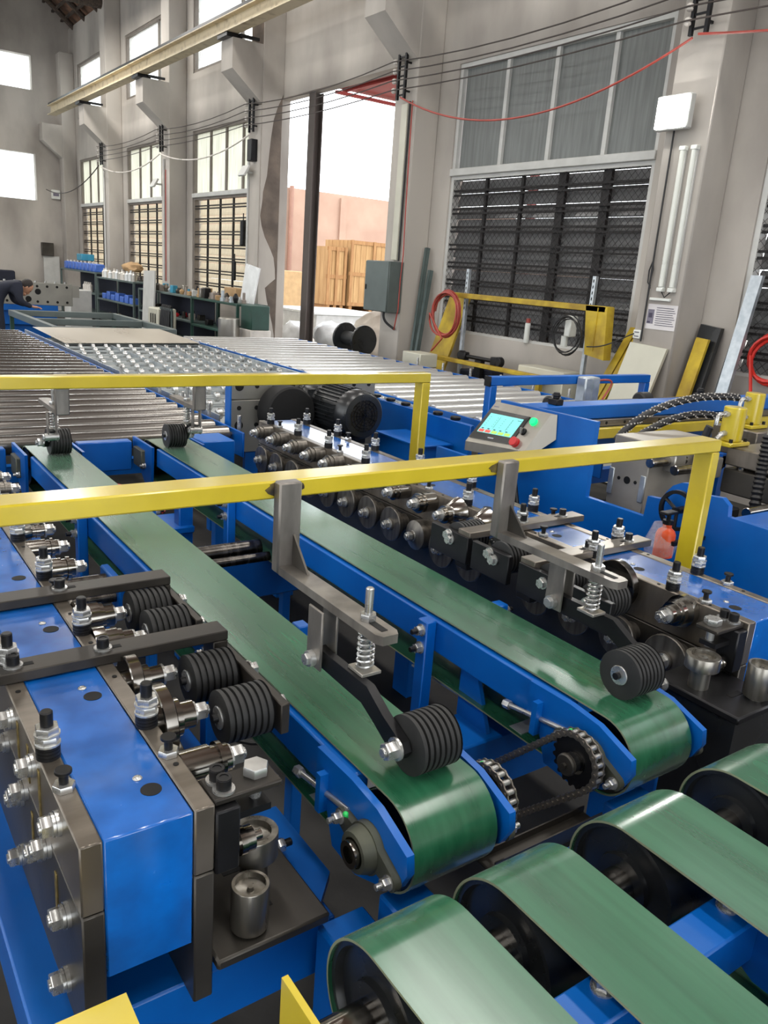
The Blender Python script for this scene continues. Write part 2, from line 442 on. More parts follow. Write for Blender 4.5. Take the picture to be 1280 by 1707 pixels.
def window(n, k, near):
    y0, y1 = wy(k)
    w = bpy.data.objects.new('window_%d' % n, None); COL.objects.link(w); w.location = (6.42, (y0 + y1) / 2, 1.05); structure(w)
    fm = 'lightgrey' if near else 'oldframe'
    b = MB()
    for (za, zb) in ((2.88, 4.0), (1.05, 2.82)):
        b.box(6.37, 6.47, y0, y0 + .05, za, zb); b.box(6.37, 6.47, y1 - .05, y1, za, zb)
        b.box(6.37, 6.47, y0 + .05, y1 - .05, zb - .05, zb)
    b.box(6.38, 6.46, y0 + .05, y1 - .05, 1.05, 1.08)
    b.build('window_frame', fm, w)
    MB().box(6.33, 6.48, y0, y1, 2.81, 2.89, bev=.006).build('transom', 'lightgrey', w)
    ym = [y0 + .05 + (y1 - y0 - .1) * i / 4 for i in range(5)]
    if near and k == 0: ym = [y0 + .05, 5.75, 6.5, 7.22, y1 - .05]
    for y in ym[1:4]: MB().box(6.39, 6.46, y - .025, y + .025, 2.89, 3.95).build('mullion', fm, w)
    for a, c in zip(ym, ym[1:]):
        MB().box(6.425, 6.433, a + .012, c - .012, 2.89, 3.95).build('pane', 'pane_dark' if near else 'pane_bright', w)
    hb = MB().box(-.011, .011, y0, y1, -.011, .011).mesh('grille_bar', 'grille')
    for i in range(8 if near else 7):
        z = 1.2 + i * (.2 if near else .235)
        inst(hb, 'grille_bar', w, (6.40, 0, z)); inst(hb, 'grille_bar', w, (6.40, 0, z + .05))
    vb = MB().box(-.016, .016, -.018, .018, 1.05, 2.8).mesh('grille_post', 'grille')
    vw = MB().box(-.02, .02, -.05, .05, 1.05, 2.8).mesh('grille_post', 'grille')
    for i in range(1, 5):
        yy = y0 + (y1 - y0) * i / 5
        inst(vw if (near and i in (1, 2)) else vb, 'grille_post', w, (6.43, yy, 0))
    ns = 12
    sm = MB().prism([(0, -.076), (.008, -.078), (.016, 0), (.012, .076), (.004, .076), (.008, 0)] if near else [(0, -.066), (.012, -.07), (.028, 0), (.022, .066), (.01, .066), (.015, 0)], 'Y', y0 + .03, y1 - .03).mesh('louvre_slat', 'slat' if near else 'slat_glass')
    for i in range(ns):
        inst(sm, 'louvre_slat', w, (6.49, 0, 1.13 + i * .143), rot=(0, (.42 if near else .12) + R.uniform(-.12, .10), 0))
    b = MB()
    for y, hh in ((y0 + .35, .68), (y0 + 1.2, .67), (y0 + 2.1, .66), (y0 + 2.7, .66)): pass
    if near:
        p = .075; H = 1.72
        def dia(sg):
            c = y0 - H
            while c < y1 + H:
                a0 = (c, 1.08); a1 = (c + sg * H, 1.08 + H)
                ya, yb = a0[0], a1[0]; za, zb = a0[1], a1[1]
                lo, hi = y0 + .03, y1 - .03
                t0, t1 = 0.0, 1.0
                d = yb - ya
                ta, tb = (lo - ya) / d, (hi - ya) / d
                if ta > tb: ta, tb = tb, ta
                t0, t1 = max(t0, ta), min(t1, tb)
                if t1 - t0 > .01:
                    b.tube([(6.375, ya + d * t0, za + H * t0), (6.375, ya + d * t1, za + H * t1)], .0022, 3)
                c += p
        dia(1); dia(-1)
        o = b.build('expanded_mesh', 'grille', w); o['kind'] = 'stuff'
    else: b.bm.free()
    # clerestory above
    MB().box(6.37, 6.47, y0, y1, 5.0, 5.05).box(6.37, 6.47, y0, y1, 6.25, 6.3).box(6.37, 6.47, y0, y0 + .05, 5.05, 6.25).box(6.37, 6.47, y1 - .05, y1, 5.05, 6.25).build('clerestory_frame', 'oldframe', w)
    yc = [y0 + .05, y0 + .9, y1 - .05]
    MB().box(6.39, 6.45, yc[1] - .03, yc[1] + .03, 5.05, 6.25).build('mullion', 'oldframe', w)
    for a, c in zip(yc, yc[1:]): MB().box(6.425, 6.433, a + .012, c - .012, 5.05, 6.25).build('pane', 'pane_clear', w)
window(1, 0, True); window(2, -1, True); window(3, 2, False); window(4, 3, False); window(5, 4, False)
# end wall with four bright openings in view
b = MB(); YE = 24.75
xs = [-7.6, -6.5, -4.2, -2.6, -.3, 1.0, 3.1, 3.15, 5.385, 6.4]
b.box(-7.6, 6.4, YE, YE + .25, 0, 2.9); b.box(-7.6, 6.4, YE, YE + .25, 4.08, 5.63); b.box(-7.6, 6.4, YE, YE + .25, 6.45, 7.3)
for a, c in ((-7.6, -6.5), (-4.2, -2.6), (-.3, .9), (2.9, 3.3), (5.385, 6.4)):
    b.box(a, c, YE, YE + .25, 2.9, 4.08); b.box(a, c, YE, YE + .25, 5.63, 6.45)
b.prism([(-7.6, 7.3), (6.4, 7.3), (-.5, 12.9)], 'Y', YE, YE + .25)
structure(b.build('wall_end', 'wall'))
n = 6
for a, c in ((-6.5, -4.2), (-2.6, -.3), (.9, 2.9), (3.3, 5.385)):
    for za, zb in ((2.9, 4.08), (5.63, 6.45)):
        w = bpy.data.objects.new('window_%d' % n, None); COL.objects.link(w); w.location = ((a + c) / 2, YE + .2, za); structure(w); n += 1
        MB().box(a, c, YE + .19, YE + .2, za, zb).build('pane', 'pane_clear', w)
        MB().box(a, c, YE + .15, YE + .25, za - .03, za).build('window_sill', 'wall', w)

# walls out of the frame: left wall with the same band of windows, and the front wall with an open gate
b = MB()
for za, zb in ((0, 1.05), (4.0, 5.0), (6.3, 7.25)): b.box(-7.8, -7.6, -5, 24.95, za, zb)
for k in range(-2, 6):
    for za, zb in ((1.05, 4.0), (5.0, 6.3)): b.box(-7.8, -7.6, 4.0 + 4 * k, 5.08 + 4 * k, za, zb)
structure(b.build('wall_left', 'wall'))
b = MB().box(-7.8, -3.5, -5.2, -5, 0, 7.3).box(2.5, 6.55, -5.2, -5, 0, 7.3).box(-3.5, 2.5, -5.2, -5, 4.6, 7.3)
b.prism([(-7.8, 7.3), (6.55, 7.3), (-.5, 12.9)], 'Y', -5.2, -5)
structure(b.build('wall_front', 'wall'))

# floor and roof
structure(MB().box(-7.8, 6.55, -5.2, 24.95, -.1, 0).build('floor', 'floor'))
sl = .8
def rz(x): return 7.22 + (6.6 - x) * sl if x > -.5 else 7.22 + (x + 7.6) * sl
b = MB().prism([(6.8, 7.06), (-.5, rz(-.5)), (-.5, rz(-.5) + .12), (6.8, 7.18)], 'Y', -5.4, 25.1)
b.prism([(-7.9, 6.98), (-7.9, 7.1), (-.5, rz(-.5) + .12), (-.5, rz(-.5))], 'Y', -5.4, 25.1)
ceiling = structure(b.build('ceiling', 'roof'))
rm = MB().cyl((6.5, 0, 7.12), (2.0, 0, 7.12 + 4.5 * sl), .075, 8).mesh('rafter', 'log')
for y in (24.3, 23.2, 22.1, 21.0, 19.9): inst(rm, 'rafter', ceiling, (0, y, 0))
bm_ = MB().box(-.03, .03, 18.0, 24.7, -.025, .025).mesh('batten', 'log')
for i in range(16):
    x = 6.4 - i * .22
    inst(bm_, 'batten', ceiling, (x, 0, 7.06 + (6.6 - x) * sl))
tm = MB().cyl((-6, 0, 0), (6.1, 0, 0), .13, 10).mesh('tie_log', 'log')
for y in (20.55, 16.55, 12.55): inst(tm, 'tie_log', ceiling, (0, y, 6.98))

# ------------------------------------------------------------------ crane runway
t = thing('crane_runway', (5.5, 9, 4.86), 'long cream steel crane runway beam high along the wall on concrete corbels', 'beam')
b = MB().box(5.40, 5.60, -4.9, 23.3, 4.89, 4.905).box(5.40, 5.60, -4.9, 23.3, 5.09, 5.105).box(5.49, 5.51, -4.9, 23.3, 4.905, 5.09)
b.build('girder', 'cream', t)
MB().box(5.405, 5.56, -4.9, 23.2, 5.106, 5.15).build('crane_rail', 'black', t)
pm = MB().box(-.09, .16, -.16, .2, -.06, 0, bev=.006).box(.1, .42, -.2, -.15, -.04, 0).mesh('bearing_block', 'black')
for k in range(-1, 5): inst(pm, 'bearing_block', t, (5.5, 4.5 + 4 * k, 4.889))
# ------------------------------------------------------------------ belt conveyors
def belt_loop(x0, x1, cy0, cy1, zc, r, th, n=18):
    """closed belt around two drums; outline in (y, z)"""
    def outline(rr):
        pts = []
        for i in range(n + 1):
            a = math.pi / 2 + math.pi * i / n
            pts.append((cy0 + rr * math.cos(a), zc + rr * math.sin(a)))
        for i in range(n + 1):
            a = -math.pi / 2 + math.pi * i / n
            pts.append((cy1 + rr * math.cos(a), zc + rr * math.sin(a)))
        return pts
    O, I = outline(r), outline(r - th)
    mb = MB(); V = mb.bm.verts.new; k = len(O)
    A = [V((x0, y, z)) for y, z in O]; B = [V((x1, y, z)) for y, z in O]
    Cc = [V((x0, y, z)) for y, z in I]; D = [V((x1, y, z)) for y, z in I]
    for i in range(k):
        j = (i + 1) % k
        mb.bm.faces.new([A[i], A[j], B[j], B[i]]); mb.bm.faces.new([Cc[i], D[i], D[j], Cc[j]])
        f = mb.bm.faces.new([A[i], Cc[i], Cc[j], A[j]]); f.material_index = 1
        f = mb.bm.faces.new([B[i], B[j], D[j], D[i]]); f.material_index = 1
    return mb

def bolt_mesh(name, r, head, stick, mats=('zinc', 'black')):
    """hex nut with washer and threaded end, axis +Z from the surface"""
    b = MB().cyl((0, 0, 0), (0, 0, head * .18), r * 1.25, 16).hexn((0, 0, head * .18), (0, 0, head), r)
    b.cyl((0, 0, head), (0, 0, head + stick), r * .55, 12, m=1, ch=r * .08)
    return b.mesh(name, list(mats))
ME = {}
ME['nut12'] = bolt_mesh('hex_nut', .0105, .014, .012, ('zinc', 'zinc'))
ME['nut16'] = bolt_mesh('hex_nut', .0135, .018, .016, ('zinc', 'black'))
ME['nut20'] = bolt_mesh('hex_nut', .017, .026, .006, ('zinc', 'zinc'))
ME['hexbolt'] = MB().cyl((0, 0, 0), (0, 0, .004), .017, 18).hexn((0, 0, .004), (0, 0, .016), .0145).mesh('hex_bolt', ['zinc'])
XP = (0, math.pi / 2, 0); XN = (0, -math.pi / 2, 0); YN = (math.pi / 2, 0, 0); YP = (-math.pi / 2, 0, 0)

PL = [(1.12, .796), (1.0, .798), (.92, .79), (.83, .758), (.825, .725), (.845, .685), (.89, .655), (.97, .62), (1.05, .625), (1.08, .70), (1.12, .712)]
def conveyor(x0, x1, label, leg_y):
    t = thing('belt_conveyor', ((x0 + x1) / 2, 2.4, .0), label, 'conveyor')
    belt_loop(x0, x1, .93, 3.78, .71, .09, .004).build('belt', ['belt', 'belt_edge'], t)
    for (xa, xb) in ((x0 - .012, x0 + .024), (x1 - .024, x1 + .012)):
        MB().box(xa, xb, 1.02, 3.62, .702, .79, bev=.004).build('side_rail', 'blue', t)
    MB().box(x0 + .024, x1 - .024, 1.06, 3.62, .776, .795).build('slider_bed', 'galv', t)
    for sx, (xa, xb) in ((-1, (x0 - .028, x0 - .013)), (1, (x1 + .013, x1 + .028))):
        p = MB().prism(PL, 'X', xa, xb)
        p.box(xa - (.018 if sx < 0 else 0), xb + (.018 if sx > 0 else 0), 1.075, 1.09, .685, .765)
        pl = p.build('bearing_plate', 'blue', t)
        xo = xa if sx < 0 else xb
        c = Vector((xo, .93, .71))
        h = MB().prism([(.93 + a, .71 + bb) for a, bb in arc(0, 0, .046, 30, 150, 8)] + [(.93 + a - .0, .71 + bb) for a, bb in arc(-.078, -.012, .016, 120, 260, 6)] +
                       [(.93 + a, .71 + bb) for a, bb in arc(0, 0, .046, 210, 330, 8)] + [(.93 + a, .71 + bb) for a, bb in arc(.078, .012, .016, -60, 80, 6)], 'X', xo, xo + sx * .014)
        h.lathe(c + Vector((sx * .012, 0, 0)), (sx, 0, 0), [(0, .043), (.012, .041), (.024, .036), (.024, .027), (.012, .026)], 24)
        hb = h.build('flange_bearing', 'castgreen', t)
        q = MB()._ring(c + Vector((sx * .02, 0, 0)), (sx, 0, 0), .024, .009, .026, 20, 0)
        q.build('bearing_collar', 'chrome', hb)
        for dy, dz in ((-.076, -.012), (.078, .012)):
            inst(ME['nut12'], 'hex_nut', hb, (xo + sx * .014, .93 + dy, .71 + dz), XP if sx > 0 else XN)
        MB().cyl((xo + sx * .026, .968, .752), (xo + sx * .034, .962, .764), .0022, 8).ball((xo + sx * .035, .961, .766), .0052, n=10).build('grease_nipple_cap', 'plug', hb)
    for cy in (.93, 3.78):
        MB().cyl((x0 + .004, cy, .71), (x1 - .004, cy, .71), .0855, 36).cyl((x0 - .05, cy, .71), (x1 + .05, cy, .71), .015, 16).build('drum', 'darkroll', t)
    for sx, xo in ((-1, x0 - .03), (1, x1 + .03)):
        MB().cyl((xo, 1.0, .735), (xo, 1.19, .705), .006, 10).hexn((xo, 1.17, .708), (xo, 1.19, .705), .011).build('take_up_screw', 'zinc', t)
        MB().box(xo - .022, xo + .012, 3.72, 3.84, .67, .76, bev=.004).build('tail_bearing', 'castgreen', t)
        inst(ME['nut12'], 'hex_nut', t, (xo + sx * .02, 3.67, .70), XP if sx > 0 else XN)
        MB().prism([(3.62, .795), (3.9, .795), (3.9, .74), (3.70, .58), (3.64, .58)], 'X', xo - (.0 if sx > 0 else .012) + sx * -.008, xo + (.012 if sx > 0 else 0) + sx * -.008).build('tail_plate', 'blue', t)
    lb = MB()
    for y in leg_y:
        for sx, xo in ((-1, x0 - .013), (1, x1 + .013)):
            g = MB().box(min(xo, xo + sx * .034), max(xo, xo + sx * .034), y - .02, y + .02, .0, .792, bev=.003).build('leg', 'blue', t)
            for z in (.765, .715): inst(ME['nut16'], 'hex_nut', g, (xo + sx * .034, y, z), XP if sx > 0 else XN)
    # return strand guide pan
    MB().prism([(1.16, .62), (1.6, .60), (1.6, .606), (1.16, .626)], 'X', x0 + .01, x1 - .01).build('drip_pan', 'galv', t)
    return t
conv1 = conveyor(.722, .905, 'green belt conveyor beside the nearer left roll former, under the thick spring arm', (1.62, 2.75))
conv2 = conveyor(1.277, 1.472, 'green belt conveyor beside the right roll former, its near end under a black ribbed wheel', (1.5, 2.75))
# sprockets and chains between the two conveyors
def sprocket_set(t, xs, name_label=None):
    b = MB(); pts = []
    z = 19
    for i in range(z * 4):
        rr = (.053, .060, .060, .053)[i % 4]
        a = 2 * math.pi * i / (z * 4)
        pts.append((.935 + rr * math.cos(a), .71 + rr * math.sin(a)))
    b.prism(pts, 'X', xs - .005, xs + .005)
    b.cyl((xs - .022, .935, .71), (xs + .02, .935, .71), .021, 20)
    sp = b.build('sprocket', 'black', t)
    MB().cyl((xs - .034, .935, .71), (xs - .022, .935, .71), .024, 24, ch=.003).cyl((xs - .040, .935, .71), (xs - .034, .935, .71), .006, 6).build('shaft_end_cap', 'steel_dark', sp)
    # chain: round the sprocket and down to the drive shaft at 45 degrees
    path = []
    r = .061; n = 22
    for i in range(n + 1):
        a = math.radians(45 - 180 * i / n + 0) + math.pi * 0
        path.append((.935 + r * math.cos(math.radians(45 + 0) - math.pi * i / n + math.pi * 0), .71 + r * math.sin(math.radians(45) - math.pi * i / n)))
    # arc runs over the front (-y) side
    path = [(.935 + r * math.cos(math.radians(45 + 180 * i / n)), .71 + r * math.sin(math.radians(45 + 180 * i / n))) for i in range(n + 1)]
    L = .36; dy, dz = math.cos(math.radians(-45)), math.sin(math.radians(-45))
    m = 21
    full = [(path[0][0] + dy * L * (m - i) / m, path[0][1] + dz * L * (m - i) / m) for i in range(m)] + path + [(path[-1][0] + dy * L * i / m, path[-1][1] + dz * L * i / m) for i in range(1, m + 1)]
    # resample to pitch
    pitch = .0178; pp = [full[0]]; acc = 0
    cur = Vector((0, *full[0]))
    for q in full[1:]:
        q = Vector((0, *q))
        while (q - cur).length >= pitch:
            cur = cur + (q - cur).normalized() * pitch; pp.append((cur.y, cur.z))
    rol = MB().cyl((-.0085, 0, 0), (.0085, 0, 0), .0056, 10).mesh('chain_roller', 'zinc')
    pb = MB()
    for xx in (-.0115, .0085):
        pb.prism([(-.0089 + a, bb) for a, bb in arc(0, 0, .0082, 90, 270, 6)] + [(0, -.0056)] + [(.0089 + a, bb) for a, bb in arc(0, 0, .0082, -90, 90, 6)] + [(0, .0056)], 'X', xx, xx + .003)
    pb.cyl((-.014, -.0089, 0), (.014, -.0089, 0), .0034, 8).cyl((-.014, .0089, 0), (.014, .0089, 0), .0034, 8)
    lk = pb.mesh('chain_link', 'chainsteel')
    for i in range(len(pp) - 1):
        y, zz = pp[i]; y2, z2 = pp[i + 1]
        inst(rol, 'chain_roller', sp, (xs, y, zz))
        inst(lk, 'chain_link', sp, (xs, (y + y2) / 2, (zz + z2) / 2), rot=(math.atan2(z2 - zz, y2 - y), 0, 0))
sprocket_set(conv1, .972)
sprocket_set(conv2, 1.212)

# ------------------------------------------------------------------ blue cross beams carried by the two conveyors
def beam(t, x0, x1, y0, y1, z0, z1, nm='cross_beam', mt='blue'): return MB().box(x0, x1, y0, y1, z0, z1, bev=.005).build(nm, mt, t)
beam(conv2, .88, 1.42, .80, .86, .50, .585)
MB().prism([(.865, .588), (.865, .62), (.868, .62), (.868, .591), (.912, .591), (.912, .606), (.915, .606), (.915, .588)], 'X', .938, 1.235).build('chain_tray', 'steel_dark', conv2)
beam(conv2, .96, 1.57, 1.26, 1.40, .40, .555)
MB().prism([(1.28, .555), (1.40, .555), (1.40, .70), (1.34, .70)], 'X', 1.292, 1.304).build('gusset', 'blue', conv2)
inst(ME['nut16'], 'hex_nut', conv2, (1.22, 1.33, .555))
beam(conv2, .96, 1.57, 2.60, 2.70, .42, .60)
MB().cyl((.93, 2.52, .66), (1.262, 2.52, .66), .03, 20).build('drive_shaft', 'darkroll', conv2)
MB().cyl((.93, 2.44, .652), (1.262, 2.44, .652), .017, 16).build('tie_rod', 'darkroll', conv2)
MB().cyl((.52, 2.40, .66), (.69, 2.40, .66), .03, 20).build('drive_shaft', 'darkroll', conv1)
MB().cyl((.52, 2.30, .652), (.69, 2.30, .652), .017, 16).build('tie_rod', 'darkroll', conv1)
beam(conv1, .672, .70, 2.26, 2.46, .61, .70, 'shaft_bracket'); beam(conv2, .93, .945, 2.40, 2.56, .60, .70, 'shaft_bracket')
beam(conv1, .30, .655, 3.86, 3.92, .62, .775)
beam(conv2, .965, 1.22, 3.84, 3.90, .64, .785)
beam(conv2, 1.53, 1.70, 3.70, 3.9, .62, .79)
beam(conv2, 1.28, 1.40, .84, .90, .0, .61, 'leg'); beam(conv1, .712, .80, .86, .92, .0, .61, 'leg')
beam(conv1, .60, .695, .84, .94, .0, .58, 'leg')
beam(conv2, 1.0, 1.06, 3.1, 3.16, .0, .6, 'leg'); beam(conv2, 1.14, 1.2, 3.0, 3.06, .0, .7, 'leg'); beam(conv1, .662, .672, 2.66, 2.80, .0, .6, 'leg')
beam(conv2, .96, 1.2, 2.98, 3.18, .58, .61, 'tie_beam')

# ------------------------------------------------------------------ outfeed belts in the foreground
t = thing('outfeed_belt_table', (1.0, .2, 0), 'four wide green belts on big black drums joined by one steel shaft, right foreground', 'conveyor')
DY, DZ, DR = .655, .70, .107
for i, (xa, xb) in enumerate(((.508, .668), (.738, .895), (1.008, 1.185), (1.322, 1.50))):
    belt_loop(xa, xb, -1.9, DY, DZ, DR, .004, 26).build('belt', ['belt', 'belt_edge'], t)
    d = MB().lathe((xa + .006, DY, DZ), (1, 0, 0), [(.0, .034), (.0, .050), (.010, .052), (.012, DR - .016), (.0, DR - .012), (.0, DR - .0045), (xb - xa - .012, DR - .0045), (xb - xa - .012, DR - .012), (xb - xa - .024, DR - .016), (xb - xa - .022, .052), (xb - xa - .012, .05), (xb - xa - .012, .034)], 44)
    d.build('drum', 'blackpaint', t)
MB().cyl((.405, DY, DZ), (1.75, DY, DZ), .030, 28).build('shaft', 'chrome', t)
for xa, xb in ((.668, .738), (.895, 1.008), (1.185, 1.322), (1.5, 1.6)):
    pass
def fb(*a, nm='frame_beam'):
    return MB().box(*a, bev=.004).build(nm, 'blue', t)
fb(.62, 1.9, .45, .515, .69, .77); fb(.62, 1.9, -.4, -.32, .69, .77)
for xa, xb in ((.565, .655), (.79, .885), (1.072, 1.17), (1.375, 1.47)):
    if xa > .6:
        MB().prism([(.53, .796), (.515, .70), (.44, .66), (-1.7, .66), (-1.7, .796)], 'X', xa, xa + .010).build('side_bracket', 'blue', t)
        MB().box(xb - .01, xb, -1.7, .53, .66, .796).build('side_bracket', 'blue', t)
    MB().box(xa + .0101, xb - .0101, -1.7, .53, .79, .80).build('slider_bed', 'galv', t)
    if xa > .6:
        inst(ME['nut16'], 'hex_bolt', t, (xa - .025, .49, .77))
        MB().box(xa - .016, xa, .50, .53, .785, .796).build('bracket_flange', 'blue', t)
for x in (.70, 1.25, 1.85): fb(x, x + .05, .455, .51, 0, .69, nm='leg'); fb(x, x + .05, -.39, -.33, 0, .69, nm='leg')
MB().box(.407, .433, .60, .71, .0, .73).build('bearing_post', 'blue', t)

# yellow guard corners at the bottom edge
solo(MB().prism([(.25, .60), (.69, .60), (.69, .806), (.25, .806)], 'X', .394, .403), 'guard_plate', 'yellow', (.40, .47, .60), 'upright yellow guard plate rising at the bottom edge left of the first drum', 'guard', ang=30)
solo(MB().prism([(-.3, .45), (.24, .45), (.24, .816), (-.3, .816)], 'Z', .744, .75).box(-.3, .24, .806, .816, .70, .744), 'guard_plate', 'yellow', (0, .6, .70), 'flat yellow guard cover at the bottom left below the roll former', 'guard', ang=30)
# ------------------------------------------------------------------ roll formers
# adjusting screw: black thread sleeve, two zinc nuts, black stud
b = MB()
for i in range(4): b.cyl((0, 0, i * .006), (0, 0, i * .006 + .0052), .0185, 16)
for i in range(4): b.cyl((0, 0, i * .006 + .004), (0, 0, i * .006 + .0065), .0165, 16)
ME['sleeve'] = b.mesh('adjusting_screw', 'black')
ME['locknut'] = MB().hexn((0, 0, .0), (0, 0, .014), .0185).cyl((0, 0, -.001), (0, 0, .002), .0195, 16).mesh('lock_nut', 'zinc')
ME['stud'] = MB().cyl((0, 0, 0), (0, 0, .026), .0098, 12, ch=.002).mesh('threaded_stud', 'black')
ME['capbolt'] = MB().cyl((0, 0, 0), (0, 0, .004), .017, 18, m=1).cyl((0, 0, .004), (0, 0, .022), .0115, 18, ch=.001)._ring((0, 0, .0221), (0, 0, 1), .0115, .0045, .001, 12, 0).mesh('cap_screw', ['black', 'zinc'])
ME['tbolt'] = MB().hexn((0, 0, 0), (0, 0, .011), .0165, m=1).cyl((0, 0, .011), (0, 0, .028), .007, 10).cyl((0, 0, .028), (0, 0, .034), .0125, 16, ch=.001).mesh('thumb_screw', ['black', 'zinc'])
ME['bearbolt'] = MB().cyl((0, 0, 0), (0, 0, .006), .019, 20).cyl((0, 0, .007), (0, 0, .011), .0175, 20).cyl((0, 0, .006), (0, 0, .007), .014, 12).hexn((0, 0, .011), (0, 0, .026), .0165).cyl((0, 0, .026), (0, 0, .029), .009, 12).mesh('bearing_bolt', 'zinc')
def adj(t, x, y, z):
    a = inst(ME['sleeve'], 'adjusting_screw', t, (x, y, z))
    inst(ME['locknut'], 'lock_nut', a, (x, y, z + .024)); inst(ME['locknut'], 'lock_nut', a, (x, y, z + .040), rot=(0, 0, .4))
    inst(ME['stud'], 'threaded_stud', a, (x, y, z + .053))

# ribbed press wheel, axis +Z, centred
def wheel_mesh(r, w, nrib):
    pr = [(0, .0), (0, r * .5), (0, r - .002)]
    p = w / nrib
    for i in range(nrib):
        z0 = i * p
        pr += [(z0 + p * .02 + .0003, r), (z0 + p * .62, r), (z0 + p * .66, r - .006), (z0 + p * .98, r - .006)]
    pr += [(w - .0005, r), (w, r - .003), (w, 0)]
    return MB().lathe((0, 0, -w / 2), (0, 0, 1), pr, 40)
ME['wheel'] = wheel_mesh(.055, .085, 7).mesh('press_wheel', 'rubber')
ME['wheel_s'] = wheel_mesh(.050, .090, 7).mesh('press_wheel', 'rubber')
ME['washer'] = MB().cyl((0, 0, 0), (0, 0, .004), .022, 24, ch=.001).cyl((0, 0, .004), (0, 0, .014), .008, 12, m=1).mesh('wheel_washer', ['zinc', 'black'])

def roll_profiles():
    P = {}
    P['plain'] = [(0, .030), (.05, .030), (.05, .026), (.062, .026), (.062, .031), (.070, .031), (.070, .024), (.082, .024)]
    P['disc'] = [(0, .026), (.012, .026), (.012, .056), (.014, .058), (.034, .058), (.036, .056), (.036, .03), (.056, .03), (.056, .022), (.082, .022)]
    P['cone'] = [(0, .05), (.004, .051), (.045, .030), (.048, .026), (.058, .026), (.058, .029), (.070, .029), (.070, .022), (.082, .022)]
    P['step'] = [(0, .044), (.008, .045), (.024, .045), (.024, .036), (.05, .036), (.05, .032), (.06, .032), (.06, .025), (.082, .025)]
    P['low'] = [(0, .03), (.03, .03), (.03, .04), (.056, .044), (.056, .058), (.060, .060), (.068, .060), (.070, .058), (.070, .022), (.074, .022)]
    P['lowc'] = [(0, .046), (.02, .05), (.03, .05), (.062, .05), (.072, .026), (.074, .018), (.082, .018)]
    return P
RP = {k: MB().lathe((0, 0, 0), (0, 0, 1), v, 32).mesh('forming_roll', 'chrome' if k in ('plain', 'cone', 'step') else 'darkroll') for k, v in roll_profiles().items()}
RPD = {k: MB().lathe((0, 0, 0), (0, 0, 1), v, 32).mesh('forming_roll', 'rollsteel') for k, v in roll_profiles().items()}
RPC = {k: MB().lathe((0, 0, 0), (0, 0, 1), v, 32).mesh('forming_roll', 'chrome') for k, v in roll_profiles().items()}

